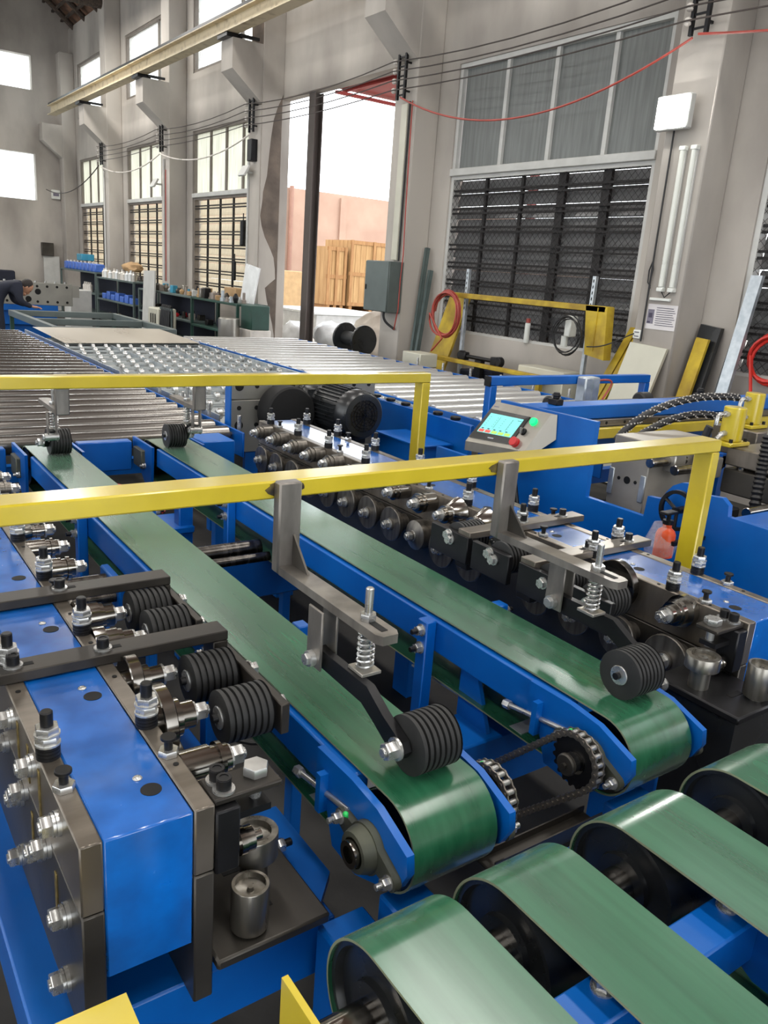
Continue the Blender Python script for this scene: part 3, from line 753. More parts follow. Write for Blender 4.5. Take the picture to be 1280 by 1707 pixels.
def former(X0, s, wbox, Yf, Yb, label, tops, lows, screws_near, screws_far, holes, strapy, wheels, zwheel, y_split):
    """X0: outer face of the roll-side plate; s: direction away from the rolls"""
    t = thing('roll_forming_machine', (X0 + s * .1, (Yf + Yb) / 2, 0), label, 'machine')
    def X(x): return X0 + s * x
    def bx(mb, xa, xb, *a, **k):
        p, q = sorted((X(xa), X(xb))); return mb.box(p, q, *a, **k)
    pw = .031
    zt = .90
    # side plates in two stacked halves on both sides of the box
    for xa in (0, pw + wbox):
        bx(MB(), xa, xa + pw, Yf, Yb, .786, zt, bev=.0025).build('upper_side_plate', 'steel', t)
        bx(MB(), xa, xa + pw, Yf, Yb, .55, .784, bev=.0025).build('lower_side_plate', 'steel_dark', t)
    # blue cover with drain holes (flat discs, the hole shade painted in their colour)
    c = bx(MB(), pw + .001, pw + wbox - .001, Yf + .002, Yb - .01, .665, zt - .002, bev=.003)
    cover = c.build('cover_box', 'bluetop', t)
    hm = MB().cyl((0, 0, 0), (0, 0, .0012), .0155, 28).mesh('oil_hole', 'pit')
    for y in holes: inst(hm, 'oil_hole', cover, (X(pw + .036), y, zt - .0025))
    scr = MB().ball((0, 0, 0), .0075, .0075, .003, n=12).mesh('cover_screw', 'zinc')
    for y in holes[:3]: inst(scr, 'cover_screw', cover, (X(pw + .045 if s < 0 else pw + .05), y + .035, zt - .001))
    tap = MB().cyl((0, 0, 0), (0, 0, .0012), .0045, 12).mesh('tapped_hole', 'pit')
    y = Yf + .12
    while y < 2.4:
        inst(tap, 'tapped_hole', t, (X(.014), y, zt + .0001)); inst(tap, 'tapped_hole', t, (X(pw + wbox + .016), y + .02, zt + .0001)); y += .157
    # screws
    for y in screws_near: adj(t, X(.016), y, zt)
    for y in screws_far: adj(t, X(pw + wbox + .016), y, zt)
    for y in screws_near[:9:2]: inst(ME['tbolt'], 'thumb_screw', t, (X(.015), y - .10, zt))
    for y in screws_far[:9:2]: inst(ME['tbolt'], 'thumb_screw', t, (X(pw + wbox + .016), y - .095, zt))
    # rolls
    rot = XN if s > 0 else XP
    for y, k, big in tops:
        src = RPC if y < 2.3 and s < 0 else (RP if k != 'plain' or y < 2.6 else RPD)
        r = inst(src[k], 'forming_roll', t, (X(-.001), y, .868), rot, scale=(big, big, 1))
        inst(ME['nut20'], 'shaft_nut', r, (X(-.083), y, .868), rot)
    for y, k, big in lows:
        r = inst(RPD[k], 'forming_roll', t, (X(-.001), y, .742), rot, scale=(big, big, 1))
        inst(ME['nut20'], 'shaft_nut', r, (X(-.075), y, .742), rot)
    # outer face: bearing bolts and slots
    fo = X(pw * 2 + wbox)
    rot2 = XP if s > 0 else XN
    if s < 0:
        for y, z in ((1.033, .868), (1.193, .868), (1.35, .868), (1.11, .775), (1.27, .775), (1.43, .775), (1.0, .735), (1.157, .735), (1.314, .735), (1.02, .60), (1.33, .60)):
            inst(ME['bearbolt'], 'bearing_bolt', t, (fo, y, z), rot2)
        gm = MB().box(-.002, .002, -.006, .006, -.035, .035, bev=.001).mesh('grease_groove', 'brass')
        for y, z in ((1.235, .845), (1.157, .845), (1.314, .845), (1.157, .79), (1.07, .72), (1.23, .72)):
            inst(gm, 'grease_groove', t, (fo, y, z))
    # press straps over the box carrying the ribbed wheels
    for (ys, xe) in strapy:
        g = bx(MB(), -.235, pw * 2 + wbox + .06, ys - .028, ys + .028, zt + .001, zt + .022, bev=.002)
        st = g.build('press_strap', 'strapsteel' if s < 0 else 'steel', t)
        bx(MB(), -.235, -.203, ys - .028, ys + .028, .80, zt + .0005, bev=.002).build('strap_leg', 'strapsteel' if s < 0 else 'black', st)
        slot = bx(MB(), 0, .045, ys - .006, ys + .006, 0, .0012, bev=0).mesh('strap_slot', 'pit')
        for xo in (.0, pw + wbox):
            inst(slot, 'strap_slot', st, (s * (xo - .022), 0, zt + .0215))
            inst(ME['capbolt'], 'cap_screw', st, (X(xo + .012), ys, zt + .022))
    zh = zwheel
    for ya, yb in wheels['bars']:
        h = bx(MB(), -.243, -.225, ya, yb, zh - (.04 if s < 0 else .065), zh + .022, bev=.002).build('wheel_carrier', 'strapsteel' if s < 0 else 'black', t)
        n = max(1, int((yb - ya) / .15)); 
        for yy in wheels['y']:
            if ya <= yy <= yb:
                w = inst(ME['wheel_s'], 'press_wheel', h, (X(-.172), yy, zh - .005), XP)
                inst(ME['washer'], 'wheel_washer', h, (X(-.1275), yy, zh - .005), XN if s > 0 and False else (XP if s > 0 else XN))
                inst(ME['hexbolt'], 'hex_bolt', h, (X(-.243), yy, zh - .005), XN if s > 0 else XP)
        inst(ME['hexbolt'], 'hex_bolt', h, (X(-.243), (ya + yb) / 2, zh + .008), XN if s > 0 else XP)
    # front plate with two upright guide rolls
    ya = Yf
    if s < 0: px, qx, py0, py1, pz, pth = -.205, -.004, ya - .01, ya + .27, .620, .02
    else: px, qx, py0, py1, pz, pth = -.205, -.02, ya - .13, ya + .10, .765, .02
    fp = bx(MB(), px, qx, py0, py1, pz - pth, pz, bev=.004).build('guide_plate', 'steel_dark' if s < 0 else 'black', t)
    for sa, sb in ((.065, .08), (.165, .18)): bx(MB(), -.13, -.085, py0 + sa, py0 + sb, pz - .0005, pz + .0008).build('plate_slot', 'pit', fp)
    v = MB().lathe((X(-.075), py0 + .04, pz), (0, 0, 1), [(0, .022), (.006, .022), (.006, .030), (.008, .031), (.085, .031), (.0865, .030), (.0865, .025), (.076, .025), (.074, .006), (.08, .004), (.08, 0)], 32)
    v.build('guide_roll', 'satinroll', fp)
    x2, y2 = (X(-.118), py0 + .115) if s < 0 else (X(-.155), py0 + .14)
    v = MB().lathe((x2, y2, pz), (0, 0, 1), [(0, .024), (.07, .024), (.07, .038), (.072, .040), (.116, .040), (.118, .039), (.118, .028), (.106, .027), (.104, .012), (.11, .011), (.11, 0)], 32)
    o_ = v.build('guide_roll', 'satinroll', fp)
    if s > 0:
        for vv in o_.data.vertices: vv.co.z = (vv.co.z - pz) * .7 + pz
    inst(ME['nut16'], 'hex_bolt', fp, (X(-.204), py0 + .2, pz - .011), XN if s > 0 else XP)
    if s < 0: bx(MB(), -.20, .0, ya + .02, ya + .25, .575, .600).build('guide_bracket', 'blue', t)
    else: bx(MB(), -.195, -.03, py0 + .01, py1 - .01, .30, pz - pth).build('guide_bracket', 'blackpaint', t)
    # end block with jack bolt
    e = bx(MB(), -.040, -.001, ya - .002, ya + .05, .775, .885, bev=.003).build('end_block', 'black', t)
    k = bx(MB(), -.115, -.002, ya + .01, ya + .07, .886, .898, bev=.003).build('jack_bracket', 'strapsteel', t)
    bx(MB(), -.10, -.03, ya + .018, ya + .062, .845, .857).build('jack_bracket', 'black', k)
    MB().hexn((X(-.085), ya + .045, .898), (X(-.085), ya + .045, .914), .021).cyl((X(-.085), ya + .045, .84), (X(-.085), ya + .045, .898), .010, 12).build('jack_bolt', 'zinc', k)
    inst(ME['capbolt'], 'cap_screw', k, (X(-.025), ya + .028, .898)); inst(ME['capbolt'], 'cap_screw', k, (X(-.025), ya + .054, .898))
    r = MB().lathe((X(-.040), ya + .03, .795), (-s, 0, 0), [(0, .014), (.01, .014), (.01, .022), (.02, .022), (.02, .02), (.034, .02), (.034, .008), (.05, .008)], 24)
    r.build('side_roll', 'chrome', t)
    # base
    bx(MB(), -.25 if s < 0 else -.20, pw * 2 + wbox + .06, ya + .04, Yb, .44, .552, bev=.004).build('base_frame', 'blue', t)
    if s < 0:
        MB().prism([(X(-.004), ya + .05), (.625, ya + .05), (.69, ya + .12), (.69, ya + .34), (X(-.004), ya + .34)], 'Z', .553, .572).build('base_shelf', 'blue', t)
    for yl in (ya + .3, (ya + Yb) / 2, Yb - .2):
        bx(MB(), .03, .13, yl, yl + .1, 0, .44, bev=.004).build('leg', 'blue', t)
    return t
SY = .157
def seq(y0, n): return [y0 + SY * i for i in range(n)]
kt = ['plain', 'disc', 'disc', 'step', 'plain', 'disc', 'cone', 'cone', 'plain']
Lt = [(1.07, 'plain', 1.0), (1.225, 'disc', 1.15), (1.385, 'disc', .9), (1.56, 'step', .9), (1.70, 'step', 1), (2.03, 'plain', 1), (2.2, 'plain', .9), (2.36, 'cone', .7), (2.52, 'plain', 1), (2.68, 'plain', 1), (2.84, 'plain', 1), (3.0, 'plain', 1)]
Ll = [(y, 'low', 1) for y in seq(1.10, 14)]
L_near = [1.175, 1.57, 1.90, 2.20, 2.52, 2.84]; L_far = [1.157, 1.46, 1.8, 2.1, 2.42, 2.75, 3.05]
formerL = former(.406, -1, .129, .925, 3.35, 'roll former at the lower left with a bright blue cover between steel side plates',
                 Lt, Ll, L_near, L_far, [1.005, 1.31, 1.616, 1.93, 2.24, 2.55],
                 ((1.437, .64), (1.77, .64)), {'bars': ((1.15, 1.50), (1.56, 1.86)), 'y': (1.205, 1.36, 1.60, 1.72)}, .862, 1.0)
Rt = [(1.12, 'step', .95), (1.33, 'disc', 1.2), (1.75, 'step', .9), (1.90, 'cone', 1.15), (2.05, 'cone', 1.1), (2.20, 'plain', 1.2), (2.36, 'plain', 1), (2.52, 'plain', 1), (2.68, 'plain', 1), (2.84, 'plain', 1.1), (3.0, 'plain', 1.1), (3.16, 'plain', 1.1), (3.33, 'plain', 1.1), (3.5, 'plain', 1.1)]
Rl = [(1.11, 'low', 1.15)] + [(1.27 + SY * i, 'low', 1) for i in range(3)] + [(1.90, 'low', 1.1), (2.05, 'low', 1.12), (2.21, 'lowc', 1.1), (2.36, 'low', 1.1), (2.52, 'low', 1.1)] + [(2.68 + SY * i, 'low', 1.1) for i in range(6)]
R_near = [1.18, 1.46, 1.76, 2.03, 2.35, 2.68, 2.98, 3.26, 3.54]; R_far = [1.23, 1.52, 1.89, 2.22, 2.55, 2.88, 3.2, 3.5]
formerR = former(1.80, 1, .150, .945, 3.64, 'farther roll former right of the second green conveyor, long rows of rolls and shiny cover',
                 Rt, Rl, R_near, R_far, [1.026, 1.329, 1.65, 1.98, 2.3, 2.62],
                 ((1.475, 1.6), (1.75, 1.6)), {'bars': ((1.17, 1.50), (1.54, 1.70), (1.72, 1.90)), 'y': (1.245, 1.40, 1.60, 1.80)}, .885, 1.0)
for x, y, z, p in ((1.557, 1.84, .86, 0), (1.557, 1.78, .838, 0), (1.557, 1.675, .858, 0), (1.557, 1.515, .858, 0)):
    pass
# ------------------------------------------------------------------ yellow guard frames with sprung press arms
def spring_path(c, r, h, turns, n=12):
    return [(c[0] + r * math.cos(2 * math.pi * i / n), c[1] + r * math.sin(2 * math.pi * i / n), c[2] + h * i / (n * turns)) for i in range(n * turns + 1)]
def press_arm(frame, xc, yb, d, side, ztop=1.216, kb=1.0, ks=1.0):
    """xc: centre of hanger; yb: face of the rail; d: -1 arm reaches towards -y; side: -1 wheel on the left of the swing arm, 1 right"""
    w = .027
    def Y(v): return yb + d * (v if v < .05 else v * ks)
    def YB(v): return yb + d * (v if v < .05 else v * kb)
    def bx(mb, xa, xb, va, vb, za, zb, **k):
        p, q = sorted((Y(va), Y(vb))); return mb.box(xa, xb, p, q, za, zb, **k)
    h = bx(MB(), xc - w, xc + w, .0, .03, 1.03 - .018, ztop, bev=.004)
    hanger = h.build('hanger_tube', 'bare', frame)
    rq = random.Random(int(xc * 1000)); sp = []
    for q_ in range(22):
        an = 2 * math.pi * q_ / 22
        sp.append((xc + math.cos(an) * (w + .018 + rq.uniform(-.006, .010)), ztop - .021 + math.sin(an) * (.017 + rq.uniform(-.004, .002))))
    MB().prism(sp, 'Y', *sorted((yb + d * .0005, yb - d * .003))).build('weld_scorch', 'burn', hanger)
    a = MB()
    pts = [(xc - w + .003, Y(.03)), (xc - w + .003, YB(.405)), (xc - w + .011, YB(.42)), (xc + w - .011, YB(.42)), (xc + w - .003, YB(.405)), (xc + w - .003, Y(.03))]
    a.prism(pts, 'Z', 1.012, 1.03)
    a.build('arm_bar', 'bare', hanger)
    g = MB().prism([(yb + d * .031, 1.03), (yb + d * .10, 1.03), (yb + d * .031, 1.10)], 'X', xc + .008, xc + .013).build('gusset', 'steel_dark', hanger)
    bx(MB(), xc - .007, xc + .007, .352, .40, 1.0302, 1.0312).build('bar_slot', 'pit', hanger)
    xs = xc + side * .022
    # pivot cheek
    bx(MB(), xs - .020, xs - .014, .195, .25, .885, 1.012, bev=.002).box(xs + .014, xs + .020, *sorted((Y(.195), Y(.25))), .885, 1.012, bev=.002).build('pivot_cheek', 'bare', hanger)
    MB().cyl((xs - .032, Y(.222), .905), (xs + .024, Y(.222), .905), .0165, 20).hexn((xs - .040, Y(.222), .905), (xs - .030, Y(.222), .905), .013).build('pivot_pin', 'zinc', hanger)
    sw = MB().prism([(Y(.20), .892), (Y(.205), .917), (Y(.222), .928), (Y(.24), .925), (Y(.40), .925), (Y(.455), .895), (Y(.515), .872), (Y(.525), .855), (Y(.515), .838), (Y(.49), .836), (Y(.43), .866), (Y(.385), .885), (Y(.24), .888)], 'X', xs - .009, xs + .009)
    swing = sw.build('swing_arm', 'black', hanger)
    # spring on stud
    MB().cyl((xc, Y(.345), .92), (xc, Y(.345), 1.095), .008, 14, ch=.002).hexn((xc, Y(.345), 1.03), (xc, Y(.345), 1.044), .0165).build('spring_stud', 'zinc', hanger)
    MB().tube(spring_path((xc, Y(.345), .932), .0155, .078, 7), .0028, 6).build('coil_spring', 'zinc', hanger)
    bx(MB(), xc - .022, xc + .022, .32, .37, .925, .932, bev=.001).build('spring_seat', 'stainless', hanger)
    wc = (xs - side * .054, Y(.505), .8555)
    inst(ME['wheel'], 'press_wheel', hanger, wc, XP)
    inst(ME['washer'], 'wheel_washer', hanger, (wc[0] - side * .0425, wc[1], wc[2]), XN if side > 0 else XP)
    inst(ME['nut20'], 'hex_nut', hanger, (xs + side * .009, wc[1], wc[2]), XP if side > 0 else XN)

t = thing('guard_rail', (1.2, 1.5, 0), 'nearer yellow tube guard rail crossing the whole line, two sprung arms hanging from it', 'frame', )
MB().box(-.6, 2.40, 1.478, 1.556, 1.173, 1.213, bev=.004).build('top_rail', 'yellow', t)
MB().box(2.360, 2.400, 1.478, 1.548, 0, 1.173, bev=.004).build('post', 'yellow', t)
MB().box(-.6, -.56, 1.478, 1.556, 0, 1.173, bev=.004).build('post', 'yellow', t)
press_arm(t, .796, 1.476, -1, -1)
press_arm(t, 1.434, 1.476, -1, 1)
t = thing('guard_rail', (1.2, 3.3, 0), 'farther yellow tube guard rail behind the first, its post beside the motor', 'frame')
MB().box(-.6, 2.612, 3.30, 3.36, 1.128, 1.178, bev=.004).build('top_rail', 'yellow', t)
press_arm(t, .792, 3.361, 1, -1, 1.176, .8, .46)
press_arm(t, 1.375, 3.361, 1, 1, 1.176, .8, .46)
MB().box(2.56, 2.612, 3.30, 3.37, 0, 1.128, bev=.004).build('post', 'yellow', t)
MB().box(-.6, -.55, 3.30, 3.36, 0, 1.128, bev=.004).build('post', 'yellow', t)
# ------------------------------------------------------------------ shearing and punching line on the right
t = thing('shearing_machine', (3.4, 2.4, 0), 'blue shearing machine with long blue beam and yellow blade guard, right of the touch panel', 'machine')
prof = [(3.25, .35), (3.25, .80), (2.80, .80), (2.80, 1.12), (2.215, 1.125), (2.215, .80), (1.91, .80), (1.905, .885), (1.845, .89), (1.82, .93), (1.80, .955), (1.765, .975), (1.72, .982), (1.68, .975),
        (1.655, .955), (1.59, .962), (1.56, .94), (1.555, .90), (.5, .885), (.5, .35)]
MB().prism(prof, 'X', 2.65, 2.675).build('side_plate', 'blue', t)
MB().box(2.60, 2.649, .5, 3.25, .45, .60, bev=.004).build('base_rail', 'blue', t)
MB().box(2.676, 5.6, 1.36, 1.55, .78, .898, bev=.005).build('bed_beam', 'blue', t)
MB().box(2.676, 5.6, .6, .72, .70, .86, bev=.005).build('bed_beam', 'blue', t)
MB().box(2.676, 5.7, 2.66, 2.78, 1.035, 1.105, bev=.004).box(2.676, 5.7, 2.68, 2.78, .80, 1.035).build('shear_beam', 'blue', t)
s_ = MB().box(2.81, 5.6, 2.635, 2.66, 1.0, 1.034, bev=.002).build('blade_holder', 'steel', t)
hm = MB().cyl((0, 0, 0), (0, .003, 0), .008, 14).mesh('socket_hole', 'pit')
for i in range(18): inst(hm, 'socket_hole', s_, (2.95 + i * .14, 2.6335, 1.017))
MB().box(2.81, 5.6, 2.60, 2.634, .945, .998, bev=.003).build('blade_guard', 'yellow', t)
MB().box(2.7, 5.6, 2.40, 2.598, .885, .90).build('support_plate', 'stainless', t)
for x in (2.9, 4.06): 
    MB().box(x, x + .05, 2.68, 2.74, 1.105, 1.135, bev=.004).cyl((x + .025, 2.71, 1.135), (x + .025, 2.71, 1.165), .016, 14, ch=.003).hexn((x + .025, 2.71, 1.145), (x + .025, 2.71, 1.157), .021).build('lock_screw', 'black', t)
MB().cyl((3.12, 2.95, 1.06), (3.20, 2.95, 1.06), .045, 24, ch=.01).cyl((3.1, 2.95, 1.06), (4.3, 2.95, 1.06), .014, 12).cyl((3.86, 2.95, 1.06), (3.95, 2.95, 1.06), .05, 24, ch=.01).box(3.15, 3.19, 2.78, 2.96, 1.03, 1.06).box(3.88, 3.92, 2.78, 2.96, 1.03, 1.06).build('gauge_roller', 'rubber', t)
inst(ME['nut12'], 'hex_nut', t, (2.649, 2.205 + .03, .95), XN)

# gate of blue tube standing behind it
t = thing('blue_tube_gate', (3.7, 3.3, 0), 'square blue tube gate with a white switch box, behind the touch panel', 'gate')
MB().box(3.034, 4.412, 3.30, 3.35, 1.105, 1.155, bev=.004).build('top_bar', 'blue', t)
for x in (3.034, 4.362): MB().box(x, x + .05, 3.30, 3.35, 0, 1.105, bev=.004).build('post', 'blue', t)
MB().box(3.026, 3.034, 3.298, 3.352, 1.10, 1.157, bev=.003).build('end_cap', 'black', t)
MB().box(3.71, 3.84, 3.22, 3.295, 1.0, 1.155, bev=.008).box(3.772, 3.778, 3.215, 3.22, 1.01, 1.145).build('switch_box', 'galv', t)
solo(MB().tube(bez((3.85, 3.26, 1.13), (4.0, 3.2, 1.16), (3.95, 3.24, 1.1), (3.86, 3.22, 1.0)), .006, 8), 'air_hose', 'pinkhose', (3.9, 3.22, 1.1), 'short pink air hose looping from the white switch box', 'hose')

# operator console
t = thing('operator_console', (2.6, 2.7, .9), 'stainless operator console with a teal touch screen and red stop button', 'control panel')
TL = Vector((2.64, 2.83, 1.10)); TR = Vector((2.64, 2.466, 1.107)); BL = Vector((2.54, 2.90, .908)); BR = Vector((2.54, 2.50, .942))
def fp(u, v, w=0.0):
    p = TL * (1 - u) * (1 - v) + TR * u * (1 - v) + BL * (1 - u) * v + BR * u * v
    return p + NRM * w
NRM = (BL - TL).cross(TR - TL).normalized()
if NRM.x > 0: NRM = -NRM
def slab(mb, u0, u1, v0, v1, w0, w1, m=0):
    V = mb.bm.verts.new
    q = [V(fp(u, v, w)) for w in (w0, w1) for u, v in ((u0, v0), (u1, v0), (u1, v1), (u0, v1))]
    for f in ((0, 1, 2, 3), (7, 6, 5, 4), (0, 4, 5, 1), (1, 5, 6, 2), (2, 6, 7, 3), (3, 7, 4, 0)):
        mb.bm.faces.new([q[i] for i in f]).material_index = m
    return mb
b = MB(); V = b.bm.verts.new
lo = Vector((.0, 0, -.045))
back = Vector((.008, -.0, .0))
q = [V(p) for p in (TL, TR, BR, BL, BL + lo, BR + lo, TR + Vector((.006, -.035, .008)), TL + Vector((.006, 0.0, .008)))]
k = [V(TR + Vector((0.006, -.045, -.10))), V(TL + Vector((.006, 0, -.16)))]
for f in ((0, 1, 2, 3), (3, 2, 5, 4)): b.bm.faces.new([q[i] for i in f])
b.bm.faces.new([q[0], q[7], q[6], q[1]]); b.bm.faces.new([q[1], q[6], k[0], q[5], q[2]]); b.bm.faces.new([q[7], q[0], q[3], q[4], k[1]]); b.bm.faces.new([q[6], q[7], k[1], k[0]]); b.bm.faces.new([k[0], k[1], q[4], q[5]])
b.build('console_box', 'stainless', t, ang=20)
slab(MB(), .02, .735, .15, .90, .001, .006).build('bezel', 'screenblack', t)
sc = slab(MB(), .085, .677, .245, .735, .0062, .0072).build('touch_screen', 'teal', t)
b = MB()
for i in range(5): slab(b, .12 + i * .105, .155 + i * .105, .615, .64, .0074, .0078)
for i in range(4):
    for j in range(5): slab(b, .13 + i * .13, .145 + i * .13, .33 + j * .055, .337 + j * .055, .0074, .0078)
slab(b, .60, .67, .30, .31, .0074, .0078); slab(b, .30, .303, .30, .6, .0074, .0078); slab(b, .52, .523, .30, .6, .0074, .0078)
b.build('screen_text', 'scr_dark', sc)
for i in range(5):
    slab(MB(), .10 + i * .113, .19 + i * .113, .655, .72, .0074, .008).build('screen_key', 'scr_red' if i < 2 else 'scr_green', sc)
slab(MB(), .33, .43, .82, .845, .0062, .0066).build('maker_mark', 'galv', t)
slab(MB(), .03, .12, .06, .085, .0002, .001).build('type_plate', 'ink', t)
def knob(u, v, r, h, nm, mt, r2=None):
    p = fp(u, v, 0)
    return MB().cyl(p, p + NRM * .004, r * 1.15, 20).cyl(p + NRM * .004, p + NRM * h, r, 20, r2=r2, ch=.002).build(nm, mt, t)
knob(.837, .246, .017, .016, 'start_lamp', 'ledgreen')
kn = knob(.793, .53, .015, .014, 'selector_switch', 'black')
p = fp(.793, .53, .014); MB().box(p.x - .012, p.x, p.y - .004, p.y + .004, p.z - .012, p.z + .016).build('selector_lever', 'zinc', kn)
knob(.794, .83, .020, .026, 'stop_button', 'redbutton', .022)
solo(MB().tube(bez((2.58, 2.60, .87), (2.56, 2.55, .75), (2.57, 2.5, .6), (2.57, 2.40, .3)), .011, 10), 'console_cable', 'cable', (2.6, 2.55, .6), 'thick black cable dropping behind the yellow rail from the touch panel', 'cable')

# punching press with hydraulic cylinders
t = thing('punching_press', (3.1, 2.0, .8), 'grey steel punching press carrying three yellow hydraulic cylinders, right edge', 'machine')
blk = MB().box(2.88, 3.3, 2.09, 2.29, .72, 1.048, bev=.004).build('die_block', 'diesteel', t)
for y, r in ((2.235, .008), (2.19, .017), (2.145, .008)):
    MB().cyl((2.878, y, .86), (2.881, y, .86), r, 20).build('bore', 'pit', blk)
for y in (2.105, 2.275): MB().box(2.872, 2.88, y - .014, y + .014, .78, .90, bev=.003).build('wear_strip', 'galv', blk)
MB().box(2.80, 3.5, 2.0, 2.36, .66, .72, bev=.006).build('die_base', 'black', t)
MB().box(3.26, 3.9, 1.58, 1.98, .83, .94, bev=.006).build('die_plate', 'steel_dark', t)
for x, y in ((3.3, 1.64), (3.3, 1.92), (3.6, 1.64)): MB().cyl((x, y, .94), (x, y, 1.03), .02, 16).build('guide_pillar', 'chrome', t)
up = MB().box(3.26, 3.95, 1.66, 1.98, .955, 1.035, bev=.005).build('ram_plate', 'steel', t)
for x, y, zt in ((3.3, 2.0, 1.205), (3.9, 2.27, 1.212), (3.36, 1.79, 1.20)):
    c = MB().cyl((x, y, 1.055), (x, y, zt), .048, 28, ch=.004).box(x - .075, x + .075, y - .055, y + .055, 1.036, 1.055, bev=.004)
    cy = c.build('hydraulic_cylinder', 'yellow', t)
    for dx, dy in ((.055, -.04), (.055, .04), (-.055, -.04)): MB().cyl((x + dx, y + dy, 1.055), (x + dx, y + dy, 1.07), .008, 12).build('cap_screw', 'black', cy)
    MB().cyl((x - .045, y, zt - .03), (x - .10, y, zt - .03), .011, 12).hexn((x - .06, y, zt - .03), (x - .078, y, zt - .03), .015).tube(bez((x - .09, y, zt - .03), (x - .125, y, zt - .02), (x - .125, y, zt - .05), (x - .125, y, zt - .075), 8), .010, 10).build('elbow_fitting', 'zinc', cy)
    MB().hexn((x - .045, y, 1.09), (x - .065, y, 1.09), .013).ball((x - .075, y, 1.085), .014, n=12).hexn((x - .08, y, 1.083), (x - .105, y, 1.065), .011).build('port_fitting', 'zinc', cy)
MB().box(3.78, 4.05, 2.15, 2.4, .90, 1.035, bev=.005).build('ram_plate', 'steel', t)
for y, z, x0, x1 in ((2.0, .945, 2.93, 3.26), (1.63, .865, 2.90, 3.26), (2.075, .965, 2.86, 3.1)):
    MB().cyl((x0, y, z), (x1, y, z), .022, 20, ch=.003).build('guide_rod', 'chrome', t)
    MB().box(x1 - .12, x1 - .04, y - .04, y + .04, z - .045, z + .045, bev=.005).build('rod_clamp', 'stainless', t)
hw = MB()._ring((2.60, 1.735, .878), (1, 0, 0), .078, .014, .014, 32, 0)
for a in (30, 150, 270): hw.tube([(2.607, 1.735, .878), (2.607, 1.735 + .068 * math.cos(math.radians(a)), .878 + .068 * math.sin(math.radians(a)))], .007, 6)
hw.cyl((2.59, 1.735, .878), (2.648, 1.735, .878), .014, 14)
hwo = solo(hw, 'hand_wheel', 'black', (2.62, 1.735, .878), 'black spoked hand wheel on the blue plate beside the yellow post', 'wheel')
# hoses
def braid(path, label, r=.017):
    o = solo(MB().tube(path, r, 12), 'hydraulic_hose', 'cable', path[len(path) // 2], label, 'hose')
    dot = MB().box(-.003, .003, -.0035, .0035, -.0012, .0012).mesh('braid_fleck', 'porcelain')
    return o
h1 = bez((3.745, 2.27, 1.19), (3.45, 2.3, 1.22), (3.1, 2.33, 1.17), (2.98, 2.36, 1.0), 24)
h2 = bez((3.755, 2.27, 1.06), (3.5, 2.3, 1.16), (3.3, 2.34, 1.10), (3.1, 2.38, .98), 24)
def flecks(path, parent, r):
    """white flecks woven into the hose cover, one joined piece"""
    b = MB()
    P = [Vector(p) for p in path]
    d = 0; k = 0
    for i in range(len(P) - 1):
        seg = P[i + 1] - P[i]; n = max(1, int(seg.length / .011))
        for j in range(n):
            c = P[i].lerp(P[i + 1], j / n); k += 1
            for a in range(3):
                an = 2 * math.pi * a / 3 + k * .5
                u = seg.normalized(); e = u.orthogonal().normalized(); f = u.cross(e)
                c2 = c + (e * math.cos(an) + f * math.sin(an)) * r
                b.box(c2.x - .0028, c2.x + .0028, c2.y - .0028, c2.y + .0028, c2.z - .0028, c2.z + .0028)
    o = b.build('braid_flecks', 'porcelain', parent); o['kind'] = 'stuff'
for hp, lab in ((h1, 'upper black braided hose arching left from the rear yellow cylinder'), (h2, 'lower black braided hose running behind the yellow rail corner')):
    o = braid(hp, lab); flecks(hp, o, .0165)
b = MB(); v = [(3.175 + .004 * math.sin(i * 2.1), 2.0 - .007 * i, 1.13 - .014 * i) for i in range(10)]
solo(MB().tube(bez((3.160, 2.018, 1.12), (3.158, 2.024, 1.10), (3.155, 2.03, 1.08), (3.155, 2.035, 1.01)), .018, 12), 'hydraulic_hose', 'cable', (3.175, 1.99, 1.07), 'short black hose under the elbow of the front yellow cylinder', 'hose')
path = bez((3.205, 1.775, 1.13), (3.20, 1.77, 1.0), (3.18, 1.76, .9), (3.12, 1.72, .70), 40)
rr = [.021 + (.004 if i % 2 else -.002) for i in range(41)]
solo(MB().tube(path, rr, 14), 'cable_sleeve', 'cable', (3.2, 1.8, .95), 'thick black corrugated sleeve hanging in front of the press at the right edge', 'hose')
# hand pump bottle in a clear bag
t = thing('orange_oil_bottle', (2.47, 1.60, .73), 'orange oil bottle with a black pump head in a clear bag beside the yellow post', 'bottle')
b = MB()
for z, r in (): pass
b.lathe((2.47, 1.672, .735), (0, 0, 1), [(0, .030), (.004, .036), (.085, .036), (.10, .030), (.112, .016), (.125, .016)], 16)
b.build('bottle_body', 'orange', t)
MB().cyl((2.47, 1.672, .86), (2.47, 1.672, .875), .019, 14).cyl((2.47, 1.672, .875), (2.47, 1.672, .895), .008, 10).box(2.445, 2.51, 1.662, 1.697, .895, .905, bev=.003).box(2.46, 2.6485, 1.625, 1.643, .79, .805).build('pump_head', 'black', t)
b = MB().lathe((2.47, 1.687, .728), (0, .05, 1), [(0, .02), (.01, .05), (.05, .062), (.09, .045), (.13, .03)], 14)
bo = b.build('clear_bag', 'clear', t)
